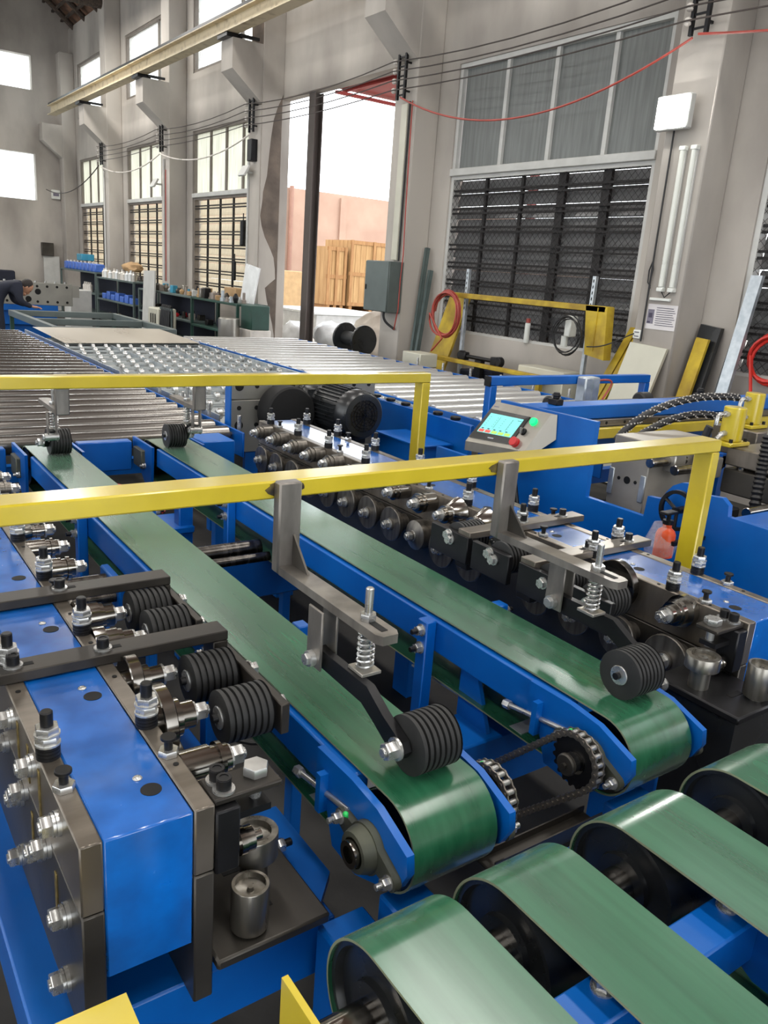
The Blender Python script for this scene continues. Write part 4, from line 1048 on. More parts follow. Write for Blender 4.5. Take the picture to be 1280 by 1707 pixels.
# drive motor behind the farther former
t = thing('drive_motor', (2.48, 3.95, 0), 'black finned electric drive motor behind the farther roll former', 'motor')
MC = Vector((2.478, 3.70, .885))
b = MB().lathe(MC, (0, 1, 0), [(.0, .09), (.004, .122), (.02, .134), (.10, .137), (.105, .129), (.36, .129), (.37, .138), (.42, .138), (.44, .09)], 40)
mo = b.build('motor_body', 'blackpaint', t)
fin = MB().box(-.0018, .0018, .115, .36, .128, .142).mesh('cooling_fin', 'blackpaint')
for i in range(36): inst(fin, 'cooling_fin', mo, MC, rot=(0, math.radians(i * 10), 0))
MB().cyl(MC + Vector((0, -.001, 0)), MC + Vector((0, .001, 0)), .088, 30).build('fan_cover_recess', 'pit', mo)
g = MB()
for i in range(1, 6): g._ring(MC + Vector((0, -.004, 0)), (0, 1, 0), .090 * i / 5, .004, .003, 28, 0)
for i in range(16):
    a = math.pi * 2 * i / 16
    g.tube([tuple(MC + Vector((0, -.003, 0))), tuple(MC + Vector((.088 * math.cos(a), -.003, .088 * math.sin(a))))], .0018, 4)
g.build('fan_grille', 'darkroll', mo)
MB().box(2.36, 2.60, 3.85, 4.08, .69, .76, bev=.006).box(2.39, 2.57, 3.87, 4.06, 0, .69).build('motor_foot', 'black', t)
MB().box(2.30, 2.62, 4.07, 4.18, .74, 1.0, bev=.02).build('gear_case', 'blackpaint', t)
MB().lathe((2.19, 4.0, .85), (0, 1, 0), [(0, .06), (.01, .145), (.02, .155), (.14, .155), (.15, .14), (.16, .05)], 40).build('flywheel_cover', 'pit', t)
# drilled plate end of the next machine
t = thing('drilled_end_plate', (2.4, 4.22, 0), 'two stacked grey drilled plates with black bolts standing behind the motor', 'machine')
for z0, z1 in ((.60, .905), (.909, 1.04)):
    pl = MB().box(1.895, 2.88, 4.20, 4.25, z0, z1, bev=.003).build('drilled_plate', 'machgrey', t)
    for i in range(9):
        for j in range(2):
            z = z0 + (.075 if z0 > .9 else .16) + j * .10
            if z < z1 - .02: MB().cyl((1.95 + i * .11, 4.197, z), (1.95 + i * .11, 4.201, z), .026 if (i + j) % 3 == 0 else .013, 18).build('plate_bore', 'pit', pl)
MB().box(2.0, 2.80, 4.21, 4.24, 0, .60).build('plate_stand', 'blue', t)
MB().box(1.886, 1.894, 4.18, 4.25, 0, 1.03).build('side_post', 'blue', t)
solo(MB().box(2.66, 2.89, 3.40, 3.85, .755, .765, bev=.002).box(2.68, 2.87, 3.42, 3.83, 0, .755, bev=.004), 'motor_stand', ['blue'], (2.78, 3.6, 0), 'blue pedestal with a bare plate top right of the black motor', 'stand')
# ------------------------------------------------------------------ roller beds
def roller_bed(name, x0, x1, ys, z, r, mt, label, pins_x=None, frame='blue'):
    ym = (ys[0] + ys[-1]) / 2
    t = thing(name, ((x0 + x1) / 2, ym, 0), label, 'conveyor')
    rm = MB().lathe((0, 0, 0), (1, 0, 0), [(-.03, .012), (0, .012), (0, r - .004), (.004, r), (x1 - x0 - .004, r), (x1 - x0, r - .004), (x1 - x0, .012), (x1 - x0 + .03, .012)], 20).mesh('roller', mt)
    for y in ys: inst(rm, 'roller', t, (x0, y, z - r))
    for xa, xb in ((x0 - .034, x0 - .022), (x1 + .022, x1 + .034)):
        MB().box(xa, xb, ys[0] - .15, ys[-1] + .15, z - r - .10, z - .012, bev=.003).build('side_channel', frame, t)
    for y in (ys[0] + .1, ym, ys[-1] - .1):
        for x in (x0 - .03, x1 - .03): MB().box(x, x + .06, y - .03, y + .03, 0, z - r - .105, bev=.003).build('leg', frame, t)
        MB().box(x0 - .02, x1 + .02, y - .03, y + .03, z - r - .2, z - r - .12).build('cross_member', frame, t)
    if pins_x:
        pm = MB().cyl((0, 0, -.14), (0, 0, .055), .012, 10, ch=.003).mesh('guide_pin', 'zinc')
        for i in range(6): inst(pm, 'guide_pin', t, (pins_x, ys[0] + .6 + i * .42 + (1.0 if pins_x > 4 else -.6), z))
    return t
roller_bed('roller_table', -1.2, 1.80, [4.02 + .1935 * i for i in range(29)], .80, .047, 'rollerdark', 'long bed of dark shiny rollers at the far left, behind the nearer green belts', 1.87)
roller_bed('roller_table', 3.52, 5.02, [2.98 + .236 * i for i in range(27)], .80, .045, 'roller', 'long bed of bright silver rollers in front of the doorway wall', 5.09)

# skate wheel table between them
t = thing('wheel_table', (2.65, 6.9, 0), 'table of small zinc skate wheels between the two roller beds', 'conveyor')
wm = MB().lathe((-.012, 0, 0), (1, 0, 0), [(-.006, .010), (-.006, .026), (0, .034), (.024, .034), (.030, .026), (.030, .010)], 14).mesh('skate_wheel', 'zinc')
ax = MB().box(1.93, 3.41, -.03, .03, -.012, .0).box(1.93, 3.41, -.006, .006, 0, .008).mesh('axle_bar', 'zincpaint')
row = 0
y = 4.55
while y < 8.9:
    inst(ax, 'axle_bar', t, (0, y, .765))
    n = 12
    if y < 8.3:
        for i in range(n):
            inst(wm, 'skate_wheel', t, (1.98 + i * .122 + (.061 if row % 2 else 0), y, .764))
    row += 1; y += .30
for x in (1.915, 2.4, 2.9, 3.42): MB().box(x, x + .01, 4.4, 9.7, .70, .785).build('wheel_rail', 'galv', t)
MB().box(1.95, 3.40, 4.45, 9.65, .688, .70).build('table_top', 'zincpaint', t)
for x in (1.95, 3.35):
    for y in (4.6, 7.0, 9.4): MB().box(x, x + .05, y, y + .05, 0, .688).build('leg', 'blue', t)
solo(MB().prism([(1.96, 8.14), (3.40, 8.33), (3.52, 9.95), (2.02, 9.80)], 'Z', .801, .8035), 'steel_sheet', 'sheet', (2.7, 9, .801), 'thin plain steel sheet lying on the far end of the wheel table', 'sheet')

# blue channel and stand between roller bed and press
t = thing('infeed_channel', (2.93, 3.7, 0), 'deep blue channel frame beside the bright rollers, left of the touch panel', 'frame')
MB().box(2.90, 2.93, 3.28, 4.4, .62, .893, bev=.004).box(2.93, 3.02, 3.28, 4.4, .62, .64).build('channel', 'blue', t)
MB().box(2.92, 3.0, 4.2, 4.3, 0, .62).box(2.92, 3.0, 3.4, 3.5, 0, .62).build('leg', 'blue', t)
bm2 = MB().cyl((0, 0, 0), (0, 0, .02), .03, 16, ch=.004).mesh('ball_unit', 'black')
for i in range(6): inst(bm2, 'ball_unit', t, (2.93, 3.45 + i * .16, .893))

# black frame table beyond
t = thing('frame_table', (3.2, 11.2, 0), 'dark grey steel frame without a top, beyond the steel sheet', 'table')
for a in ((2.27, 3.77, 12.45, 12.52), (2.27, 3.75, 9.95, 10.02), (2.27, 2.34, 10.02, 12.45), (3.70, 3.77, 10.02, 12.45), (2.34, 3.70, 11.1, 11.16)):
    MB().box(a[0], a[1], a[2], a[3], .72, .80, bev=.004).build('frame_bar', 'greybox', t)
for x in (2.28, 3.7):
    for y in (9.97, 12.46): MB().box(x, x + .05, y, y + .05, 0, .72).build('leg', 'greenpaint', t)

# drilled machine plate of the next line, far left
t = thing('drilled_machine_bed', (2.0, 15.4, 0), 'grey drilled machine side plate on a blue base at the far left', 'machine')
pl = MB().box(-.4, 3.86, 15.35, 15.40, .70, 1.08, bev=.006).box(3.78, 3.98, 15.36, 15.39, .85, 1.06).build('drilled_plate', 'machgrey', t)
for i in range(22):
    x = .3 + i * .165
    for z, r in ((1.02, .022), (.76, .022)): MB().cyl((x, 15.345, z), (x, 15.351, z), r, 12).build('plate_bore', 'pit', pl)
for x, z, r in ((2.62, .93, .06), (3.28, .93, .05), (2.86, .92, .035), (3.12, .80, .05), (1.9, .93, .06)): MB().cyl((x, 15.344, z), (x, 15.351, z), r, 18).build('plate_bore', 'pit', pl)
bt = MB().cyl((0, 0, 0), (0, 0, .03), .02, 8).mesh('plate_bolt', 'zinc')
for i in range(14): inst(bt, 'plate_bolt', t, (1.6 + i * .165, 15.375, 1.08))
MB().box(-.4, 3.6, 15.41, 15.9, .35, .66, bev=.01).box(-.3, 3.5, 15.5, 15.8, 0, .35).box(-.4, 3.6, 15.33, 15.41, .60, .70).build('bed_base', 'blue', t)
solo(MB().box(3.42, 3.58, 15.43, 15.6, .661, .74, bev=.01), 'parts_tray', 'yellow', (3.53, 15.5, .661), 'small yellow tray on the blue base at the far left', 'tray')

# person bending over the table at the far left edge
def skin_body():
    t = thing('person', (2.50, 13.5, 0), 'person in dark work clothes bending forward over the machine, far left edge', 'person')
    me = bpy.data.meshes.new('body')
    P = {'pelvis': (2.28, 13.5, .92), 'waist': (2.32, 13.5, 1.02), 'chest': (2.50, 13.46, 1.12), 'neck': (2.60, 13.44, 1.125), 'headb': (2.645, 13.43, 1.105),
         'shl': (2.52, 13.63, 1.10), 'ell': (2.56, 13.68, .86), 'hal': (2.72, 13.60, .80), 'shr': (2.53, 13.28, 1.10), 'elr': (2.58, 13.22, .87), 'har': (2.74, 13.28, .80),
         'hipl': (2.27, 13.60, .88), 'knl': (2.30, 13.61, .48), 'anl': (2.26, 13.61, .08), 'tol': (2.40, 13.61, .035),
         'hipr': (2.27, 13.40, .88), 'knr': (2.32, 13.39, .48), 'anr': (2.27, 13.39, .08), 'tor': (2.41, 13.39, .035)}
    rad = {'pelvis': .15, 'waist': .14, 'chest': .15, 'neck': .06, 'headb': .065, 'shl': .075, 'ell': .05, 'hal': .034, 'shr': .075, 'elr': .05, 'har': .034,
           'hipl': .095, 'knl': .065, 'anl': .045, 'tol': .04, 'hipr': .095, 'knr': .065, 'anr': .045, 'tor': .04}
    E = [('pelvis', 'waist'), ('waist', 'chest'), ('chest', 'neck'), ('neck', 'headb'), ('chest', 'shl'), ('shl', 'ell'), ('ell', 'hal'), ('chest', 'shr'), ('shr', 'elr'), ('elr', 'har'),
         ('pelvis', 'hipl'), ('hipl', 'knl'), ('knl', 'anl'), ('anl', 'tol'), ('pelvis', 'hipr'), ('hipr', 'knr'), ('knr', 'anr'), ('anr', 'tor')]
    K = list(P); o0 = Vector((2.50, 13.5, 0))
    me.from_pydata([Vector(P[k]) - o0 for k in K], [(K.index(a), K.index(b)) for a, b in E], [])
    me.materials.append(M['navy'])
    o = bpy.data.objects.new('body', me); COL.objects.link(o); o.parent = t
    sk = o.modifiers.new('skin', 'SKIN')
    for i, k in enumerate(K):
        me.skin_vertices[0].data[i].radius = (rad[k], rad[k])
        me.skin_vertices[0].data[i].use_root = (k == 'pelvis')
    sub = o.modifiers.new('sub', 'SUBSURF'); sub.levels = 1; sub.render_levels = 2
    o.modifiers['skin'].use_smooth_shade = True
    c = Vector((2.70, 13.42, 1.08))
    h = MB().ball((0, 0, 0), .095, .078, .112, 16).ball((.085, 0, -.03), .022, .018, .03, 8).ball((.06, 0, -.085), .04, .045, .03, 10).ball((0, .078, -.01), .014, .01, .03, 8).ball((0, -.078, -.01), .014, .01, .03, 8)
    h.ball((.082, .03, .01), .010, .012, .008, 8, m=1).ball((.082, -.03, .01), .010, .012, .008, 8, m=1).box(.088, .094, -.022, .022, -.068, -.060, m=1)
    h.ball((-.02, 0, .02), .086, .082, .105, 16, m=1)
    bmesh.ops.rotate(h.bm, verts=h.bm.verts, cent=(0, 0, 0), matrix=Matrix.Rotation(math.radians(55), 3, 'Y'))
    bmesh.ops.translate(h.bm, verts=h.bm.verts, vec=c)
    h.build('head', ['skin', 'hair'], t)
    for s_, k in ((1, 'hal'), (-1, 'har')):
        p = Vector(P[k]); hb = MB().ball((p.x + .05, p.y, p.z - .005), .05, .038, .018, 10)
        for f in range(4): hb.tube([(p.x + .08, p.y - .027 + f * .018, p.z - .004), (p.x + .125 - abs(f - 1.5) * .008, p.y - .029 + f * .019, p.z - .012), (p.x + .145 - abs(f - 1.5) * .01, p.y - .029 + f * .019, p.z - .03)], .0085, 6)
        hb.tube([(p.x + .04, p.y - s_ * .03, p.z), (p.x + .07, p.y - s_ * .055, p.z - .01), (p.x + .095, p.y - s_ * .06, p.z - .02)], .0095, 6)
        hb.build('hand', 'skin', t)
skin_body()
ORD = ['first', 'second', 'third', 'fourth', 'fifth', 'sixth', 'seventh', 'eighth', 'ninth', 'tenth', 'eleventh', 'twelfth', 'thirteenth', 'fourteenth']
# ------------------------------------------------------------------ things on and along the window wall
PK = ['first pilaster right of the big window', 'pilaster between big window and doorway', 'broken plaster pilaster beside the doorway', 'third pilaster from the doorway end', 'farthest visible pilaster']
RL = ['black insulator rack above the lit flood lamp', 'black insulator rack above the grey switch cabinet', 'black insulator rack on the pilaster with broken plaster', 'black insulator rack on the second pilaster beyond the doorway', 'black insulator rack on the farthest pilaster but one']
for k in range(5):
    yc = 4.53 + 4 * k
    t = thing('insulator_rack', (5.98, yc, 3.62), RL[k], 'rack', 'insulator racks along the wall')
    b = MB().box(5.90, 5.93, yc - .10, yc - .07, 3.62, 4.10).box(5.90, 5.93, yc + .04, yc + .07, 3.62, 4.10)
    for i in range(5): b.box(5.91, 5.925, yc - .07, yc + .04, 3.66 + i * .1, 3.675 + i * .1)
    b.box(5.93, 5.998, yc - .08, yc - .06, 3.70, 3.72).box(5.93, 5.998, yc - .08, yc - .06, 4.0, 4.02)
    b.build('rack_frame', 'black', t)
    for i in range(4): MB().lathe((5.86, yc + .055, 3.71 + i * .1), (0, 0, 1), [(-.03, .012), (-.02, .026), (-.006, .026), (0, .016), (.006, .026), (.02, .026), (.03, .012)], 10).build('insulator', 'porcelain', t)
for i in range(4):
    z = 3.71 + i * .1
    path = []
    for k in range(-2, 5): path += sag((5.83, 4.58 + 4 * k, z), (5.83, 8.58 + 4 * k, z), .05 + .012 * i, 6)[:-1]
    path = [p for p in path if p.y < 20.8]
    solo(MB().tube(path, .007, 5), 'overhead_wire', 'wire', (5.83, 8, z), ['lowest', 'second lowest', 'second highest', 'highest'][i] + ' of the four dark wires strung between the insulator racks', 'wire', 'overhead wires')
solo(MB().tube(sag((5.9, 8.5, 3.64), (5.9, 4.55, 3.60), .40, 24), .010, 6), 'air_hose', 'pinkhose', (5.9, 6.5, 3.3), 'dull red air hose sagging in front of the big dark window', 'hose')
solo(MB().tube(sag((5.9, 4.5, 3.62), (5.9, .5, 3.5), .12, 24), .010, 6), 'air_hose', 'pinkhose', (5.9, 2.5, 3.4), 'dull red air hose running right from the rack above the lit lamp', 'hose')
for k in (2, 3):
    solo(MB().tube(sag((5.88, 4.5 + 4 * k, 3.58), (5.88, 8.5 + 4 * k, 3.58), .22, 18), .013, 6), 'white_cable', 'porcelain', (5.88, 6.5 + 4 * k, 3.5), 'white cable sagging across the %s bright window beyond the doorway' % ('first' if k == 2 else 'second'), 'cable')
solo(MB().tube(sag((5.85, 20.5, 3.6), (5.6, 24.6, 3.2), .3, 14), .012, 6), 'white_cable', 'wire', (5.7, 22.5, 3.4), 'thin dark cable drooping into the far corner', 'cable')
# conduits
def conduit(y, z0, z1, r, mt, lab, x=5.975):
    solo(MB().cyl((x, y, z0), (x, y, z1), r, 10), 'conduit', mt, (x, y, z0), lab, 'pipe')
solo(MB().box(5.955, 5.999, 8.42, 8.54, 1.83, 3.58, bev=.004), 'cable_trunking', 'beige', (5.98, 8.48, 1.83), 'beige flat cable trunking running down into the grey cabinet', 'trunking')
conduit(8.40, 1.82, 3.6, .011, 'cable', 'dark cable beside the beige trunking above the cabinet')
solo(MB().tube([(5.97, 8.345, 3.6), (5.972, 8.338, 3.0), (5.972, 8.32, 2.3), (5.968, 8.298, 1.9), (5.95, 8.296, 1.6), (5.95, 8.296, 1.25), (5.93, 8.30, 1.12), (5.97, 8.38, 1.0)], .008, 6), 'air_hose', 'pinkhose', (5.97, 8.34, 2.5), 'thin red hose hanging down the pilaster beside the grey cabinet', 'hose')
conduit(12.70, .95, 3.3, .022, 'lightgrey', 'pale vertical conduit on the broken plaster pilaster')
conduit(16.55, 1.2, 3.5, .02, 'lightgrey', 'pale vertical conduit on the second pilaster beyond the doorway')
conduit(16.45, 1.2, 3.3, .01, 'pinkhose', 'thin red pipe on the second pilaster beyond the doorway')
conduit(20.55, 1.2, 3.5, .02, 'lightgrey', 'pale vertical conduit on the third pilaster beyond the doorway')
conduit(4.64, 1.25, 3.0, .008, 'cable', 'thin dark cable down the wall left of the tube lamps')
# lit flood lamp
t = thing('flood_lamp', (5.98, 4.58, 3.0), 'switched on white flood lamp glaring on the right pilaster', 'lamp')
MB().box(5.86, 5.93, 4.44, 4.76, 2.94, 3.20, bev=.01).box(5.93, 5.998, 4.56, 4.60, 3.0, 3.04).build('lamp_housing', 'lightgrey', t)
MB().box(5.852, 5.86, 4.455, 4.745, 2.955, 3.185).build('lamp_glass', 'flood', t)
for y, lab in ((12.6, 'small grey flood lamp, switched off, on the broken plaster pilaster'), (16.75, 'small grey flood lamp, switched off, beside the second bright window')):
    t = thing('flood_lamp', (5.98, y, 3.0), lab, 'lamp')
    MB().box(-.02, .02, -.12, .12, -.09, .09, bev=.008, mtx=Matrix.Translation((5.85, y, 3.06)) @ Matrix.Rotation(.5, 4, 'Y')).box(5.86, 5.998, y - .02, y + .02, 3.03, 3.06).build('lamp_housing', 'lightgrey', t)
    MB().box(-.003, .003, -.10, .10, -.075, .075, mtx=Matrix.Translation((5.828, y, 3.05)) @ Matrix.Rotation(.5, 4, 'Y')).build('lamp_glass', 'lensgrey', t)
solo(MB().box(5.88, 5.998, 12.42, 12.58, 3.2, 3.52, bev=.01), 'junction_box', 'black', (5.95, 12.5, 3.2), 'black junction box under the insulator rack by the doorway', 'box')
# tube lamps
for y, lab in ((4.515, 'left of the two upright white tube lamps below the glaring flood lamp'), (4.405, 'right of the two upright white tube lamps below the glaring flood lamp')):
    t = thing('tube_lamp', (5.97, y, 1.68), lab, 'lamp')
    MB().box(5.972, 5.999, y - .026, y + .026, 1.70, 2.81, bev=.004).build('lamp_tray', 'lightgrey', t)
    MB().cyl((5.967, y, 1.72), (5.967, y, 2.79), .022, 14).build('tube_cover', 'tubelamp', t)
    for z in (1.68, 2.79): MB().box(5.945, 5.998, y - .03, y + .03, z, z + .035, bev=.005).build('end_cap', 'whiteplastic', t)
solo(MB().tube([(5.975, 4.515, 1.69), (5.975, 4.47, 1.635), (5.975, 4.405, 1.69)], .005, 6), 'lamp_flex', 'cable', (5.975, 4.46, 1.64), 'short flex linking the lower ends of the two tube lamps', 'cable')
solo(MB().box(5.975, 5.999, 4.41, 4.62, 1.605, 1.628, bev=.003), 'trunking_stub', 'whiteplastic', (5.99, 4.5, 1.6), 'short white trunking just above the wall notice', 'trunking')
solo(MB().tube([(5.975, 4.63, 1.72), (5.972, 4.66, 1.75), (5.972, 4.665, 1.85), (5.972, 4.64, 1.93), (5.972, 4.625, 1.86), (5.975, 4.645, 1.74), (5.975, 4.63, 1.7)], .006, 6), 'cable_loop', 'cable', (5.97, 4.64, 1.8), 'narrow loop of black cable hanging left of the tube lamps', 'cable')
t = thing('wall_notice', (5.998, 4.47, 1.36), 'printed notice with a small picture on the right pilaster', 'poster')
MB().box(5.996, 5.999, 4.33, 4.635, 1.365, 1.575).build('notice_sheet', 'paper', t)
MB().box(5.9945, 5.996, 4.56, 4.625, 1.41, 1.53).build('notice_picture', 'ink', t)
b = MB().box(5.994, 5.9945, 4.575, 4.612, 1.46, 1.50).box(5.994, 5.9945, 4.59, 4.622, 1.415, 1.43)
for i in range(9): b.box(5.9945, 5.996, 4.345 + (i % 3) * .012, 4.54, 1.40 + i * .018, 1.405 + i * .018)
b.build('notice_print', 'darkink', t)
t = thing('wall_socket', (5.99, 4.69, 1.26), 'white double wall socket at the edge of the right pilaster', 'socket')
MB().box(5.975, 5.999, 4.655, 4.735, 1.27, 1.345, bev=.004).build('socket_plate', 'whiteplastic', t)
for z in (1.29, 1.325): MB().box(5.9735, 5.975, 4.67, 4.72, z - .004, z + .004).build('socket_slot', 'darkink', t)
solo(MB().tube(bez((5.97, 4.72, 1.31), (5.93, 4.9, 1.22), (5.95, 5.0, 1.15), (5.95, 5.22, 1.14)), .006, 6), 'lead', 'cable', (5.95, 5.1, 1.2), 'black lead running left from the white socket', 'cable')
# switch cabinet
t = thing('switch_cabinet', (5.9, 8.55, 1.2), 'grey green steel switch cabinet on the pilaster beside the doorway', 'cabinet')
MB().box(5.79, 5.998, 8.31, 8.82, 1.205, 1.81, bev=.006).build('cabinet_body', 'greybox', t)
dr = MB().box(5.775, 5.789, 8.315, 8.815, 1.212, 1.803, bev=.004).build('cabinet_door', 'greybox', t)
MB().box(5.764, 5.775, 8.77, 8.79, 1.46, 1.52, bev=.003).build('door_latch', 'black', dr)
for y in (8.45, 8.55, 8.60):
    pass
solo(MB().tube(bez((5.88, 8.5, 1.205), (5.86, 8.5, 1.08), (5.95, 8.46, 1.05), (5.99, 8.4, 1.0)), .016, 8), 'cabinet_cable', 'cable', (5.9, 8.5, 1.1), 'looped black cable under the grey switch cabinet', 'cable')
# cable drum on a stand
t = thing('cable_drum', (5.75, 8.9, .60), 'black empty cable drum lying in front of the doorway edge', 'drum')
for y in (8.70, 9.14): MB().lathe((5.75, y, .82), (0, 1, 0), [(0, .05), (0, .185), (.008, .195), (.022, .195), (.03, .185), (.03, .05)], 32).build('drum_flange', 'blackpaint', t)
MB().cyl((5.75, 8.73, .82), (5.75, 9.14, .82), .09, 24).build('drum_core', 'rubber', t)
solo(MB().box(5.55, 5.95, 8.62, 9.22, .57, .62).box(5.58, 5.92, 8.66, 9.18, 0, .57), 'drum_stand', 'shelfgrey', (5.75, 8.9, 0), 'grey box stand under the black cable drum', 'stand')
# angle bars leaning by the pilaster
for i, (yb, yt, zt) in enumerate(((8.09, 8.20, 1.98), (8.02, 8.10, 1.72))):
    d = Vector((6.27 - 6.02, yt - yb, zt)); n_ = d.normalized()
    q = rot_to(n_); L = d.length
    b = MB().box(-.025, .025, -.003, .003, 0, L).box(-.025, -.019, -.003, .045, 0, L)
    bmesh.ops.transform(b.bm, matrix=Matrix.Translation((6.02 - .0, yb, 0.02)) @ q, verts=b.bm.verts)
    solo(b, 'angle_bar', 'shelfgrey', (6.02, yb, 0), ('taller' if i == 0 else 'shorter') + ' rusty angle bar leaning on the wall left of the big window', 'bar', 'leaning angle bars')
# yellow rack under the big window
t = thing('yellow_rack', (6.1, 6.3, 0), 'long yellow rack with slotted grey uprights under the big dark window', 'rack')
for y in (7.28, 5.42):
    up = MB().box(6.15, 6.19, y - .02, y + .02, 0, 1.78, bev=.002).build('rack_upright', 'galv', t)
    hm = MB().box(-.0005, .0005, -.006, .006, -.014, .014).mesh('upright_slot', 'pit')
    for i in range(8): inst(hm, 'upright_slot', up, (6.149, y, 1.35 + i * .055))
MB().box(6.02, 6.14, 5.12, 7.40, 1.46, 1.515, bev=.004).build('rack_beam', 'yellow2', t)
MB().prism([(5.06, 1.03), (5.30, 1.06), (5.36, 1.51), (5.10, 1.51)], 'X', 6.02, 6.12).box(6.01, 6.02, 5.2, 5.205, 1.1, 1.5).build('rack_end_panel', 'yellow2', t)
solo(MB().box(5.86, 5.95, 5.55, 7.65, .76, .80, bev=.004).box(5.88, 5.93, 7.5, 7.55, 0, .76).box(5.88, 5.93, 5.7, 5.75, 0, .76), 'yellow_rail', 'yellow2', (5.9, 6.6, 0), 'low yellow rail on two legs below the big window', 'rail')
def leaning(name, mt, pts_top, pts_bot, th, lab, cat, group=None, bev=0):
    """slab between two edges: top pair and bottom pair of points, thickness towards +x"""
    a, b_ = [Vector(p) for p in pts_top]; c, d = [Vector(p) for p in pts_bot]
    mb = MB(); V = mb.bm.verts.new; o = Vector((th, 0, 0))
    q = [V(p) for p in (a, b_, d, c, a + o, b_ + o, d + o, c + o)]
    for f in ((0, 1, 2, 3), (7, 6, 5, 4), (0, 4, 5, 1), (1, 5, 6, 2), (2, 6, 7, 3), (3, 7, 4, 0)): mb.bm.faces.new([q[i] for i in f])
    mid = (c + d) / 2
    return solo(mb, name, mt, tuple(mid), lab, cat, group, ang=30)
leaning('yellow_board', 'yellow2', ((6.24, 7.66, 1.48), (6.24, 7.30, 1.50)), ((6.0, 7.98, .02), (6.0, 7.62, .02)), .03, 'broad yellow panel leaning behind the coil of red hose', 'panel')
leaning('yellow_bar', 'yellow2', ((6.30, 5.03, 1.345), (6.30, 4.95, 1.345)), ((5.95, 5.42, .02), (5.95, 5.33, .02)), .03, 'left of two yellow bars leaning right of the black cable coil', 'bar', 'leaning yellow bars')
leaning('yellow_bar', 'yellow2', ((6.30, 4.93, 1.35), (6.30, 4.86, 1.35)), ((5.95, 5.31, .02), (5.95, 5.24, .02)), .03, 'right of two yellow bars leaning beside the beige board', 'bar', 'leaning yellow bars')
leaning('beige_board', 'beige', ((5.965, 4.74, 1.235), (5.965, 4.35, 1.215)), ((5.66, 4.86, .02), (5.66, 4.46, .02)), .03, 'large beige board leaning on the right pilaster below the socket', 'board')
leaning('dark_channel', 'blackpaint', ((6.28, 4.28, 1.44), (6.28, 4.08, 1.42)), ((5.95, 4.30, .02), (5.95, 4.10, .02)), .05, 'dark blue black channel leaning in the corner right of the pilaster', 'channel')
leaning('yellow_bar', 'yellow2', ((6.19, 4.24, 1.33), (6.19, 4.12, 1.32)), ((5.88, 4.28, .02), (5.88, 4.16, .02)), .03, 'broad yellow bar leaning in front of the dark channel', 'bar')
leaning('steel_post', 'galv', ((6.26, 3.89, 1.86), (6.26, 3.79, 1.86)), ((5.98, 3.94, .02), (5.98, 3.84, .02)), .04, 'bright galvanised channel leaning at the right edge by the mesh window', 'post')
leaning('steel_post', 'blackpaint', ((6.335, 3.93, 1.80), (6.335, 3.90, 1.80)), ((6.05, 4.03, .02), (6.05, 3.98, .02)), .04, 'slim black post leaning beside the bright galvanised channel', 'post')
solo(MB().box(5.62, 5.88, 4.0, 4.06, 0, .86, bev=.005).box(5.67, 5.83, 3.98, 4.0, .3, .8), 'yellow_offcut', 'yellow2', (5.75, 4.02, 0), 'short yellow offcut standing in the corner below the yellow bar', 'bar')
# coils of hose
def coil(x, y, z, r, n, tr, mt, lab, nm='hose_coil', tail=None):
    path = []
    for i in range(n * 20 + 1):
        a = 2 * math.pi * i / 20
        rr = r * (1 + .05 * math.sin(i * .37)) ; k = i / 20
        path.append((x - .012 * k + .01 * math.sin(i * .9), y + rr * math.cos(a) + .02 * math.sin(k * 2.3), z + rr * 1.02 * math.sin(a) + .015 * math.cos(k * 1.7)))
    if tail: path += [Vector(p) for p in tail]
    return solo(MB().tube(path, tr, 6), nm, mt, (x, y, z), lab, 'hose coil')
coil(5.96, 7.33, 1.27, .235, 6, .011, 'pinkhose', 'coil of faded red hose hanging at the left end of the yellow rack', tail=[(5.84, 7.25, 1.0), (5.82, 7.4, .85)])
coil(5.96, 5.47, 1.22, .17, 4, .007, 'cable', 'coil of thin black cable hanging at the right end of the yellow rack', 'cable_coil')
coil(6.30, 3.58, 1.22, .18, 4, .014, 'redhose', 'bright red hose coil hanging on the mesh window at the right edge', tail=[(6.2, 3.66, .95), (6.1, 3.64, .7)])
solo(MB().box(6.31, 6.345, 3.50, 3.66, 1.355, 1.385, bev=.004), 'hose_hook', 'black', (6.3, 3.6, 1.4), 'black hook bar carrying the bright red hose coil', 'hook')
solo(MB().box(6.0, 6.1, 5.50, 5.58, 1.20, 1.40, bev=.01).cyl((6.05, 5.6, 1.1), (6.05, 5.6, 1.2), .035, 12), 'work_lamp', 'whiteplastic', (6.05, 5.55, 1.1), 'small white lamp box caught in the black cable coil', 'lamp')
# things under and on the sill
b = MB().cyl((6.0, 6.50, .84), (6.0, 7.02, .84), .022, 12).cyl((5.965, 6.44, .84), (6.035, 6.44, .84), .055, 20, ch=.008).cyl((5.965, 7.06, .84), (6.035, 7.06, .84), .055, 20, ch=.008)
b.box(5.96, 6.04, 6.45, 6.55, .795, .885, bev=.01).box(5.96, 6.04, 6.97, 7.05, .795, .885, bev=.01).box(5.97, 6.03, 6.7, 6.8, 0, .82)
solo(b, 'torque_arm', 'black', (6.0, 6.75, 0), 'black link arm with round ends on a stand below the window sill', 'arm')
solo(MB().lathe((6.27, 6.40, 1.051), (0, 0, 1), [(0, .035), (.2, .035), (.21, .03), (.23, .03), (.235, .0)], 14), 'spray_can', 'whiteplastic', (6.3, 6.40, 1.05), 'tall pale can with a pink top standing on the window sill', 'can') if False else None
t = thing('spray_can', (6.3, 6.42, 1.05), 'tall pale can standing on the sill of the big window', 'can')
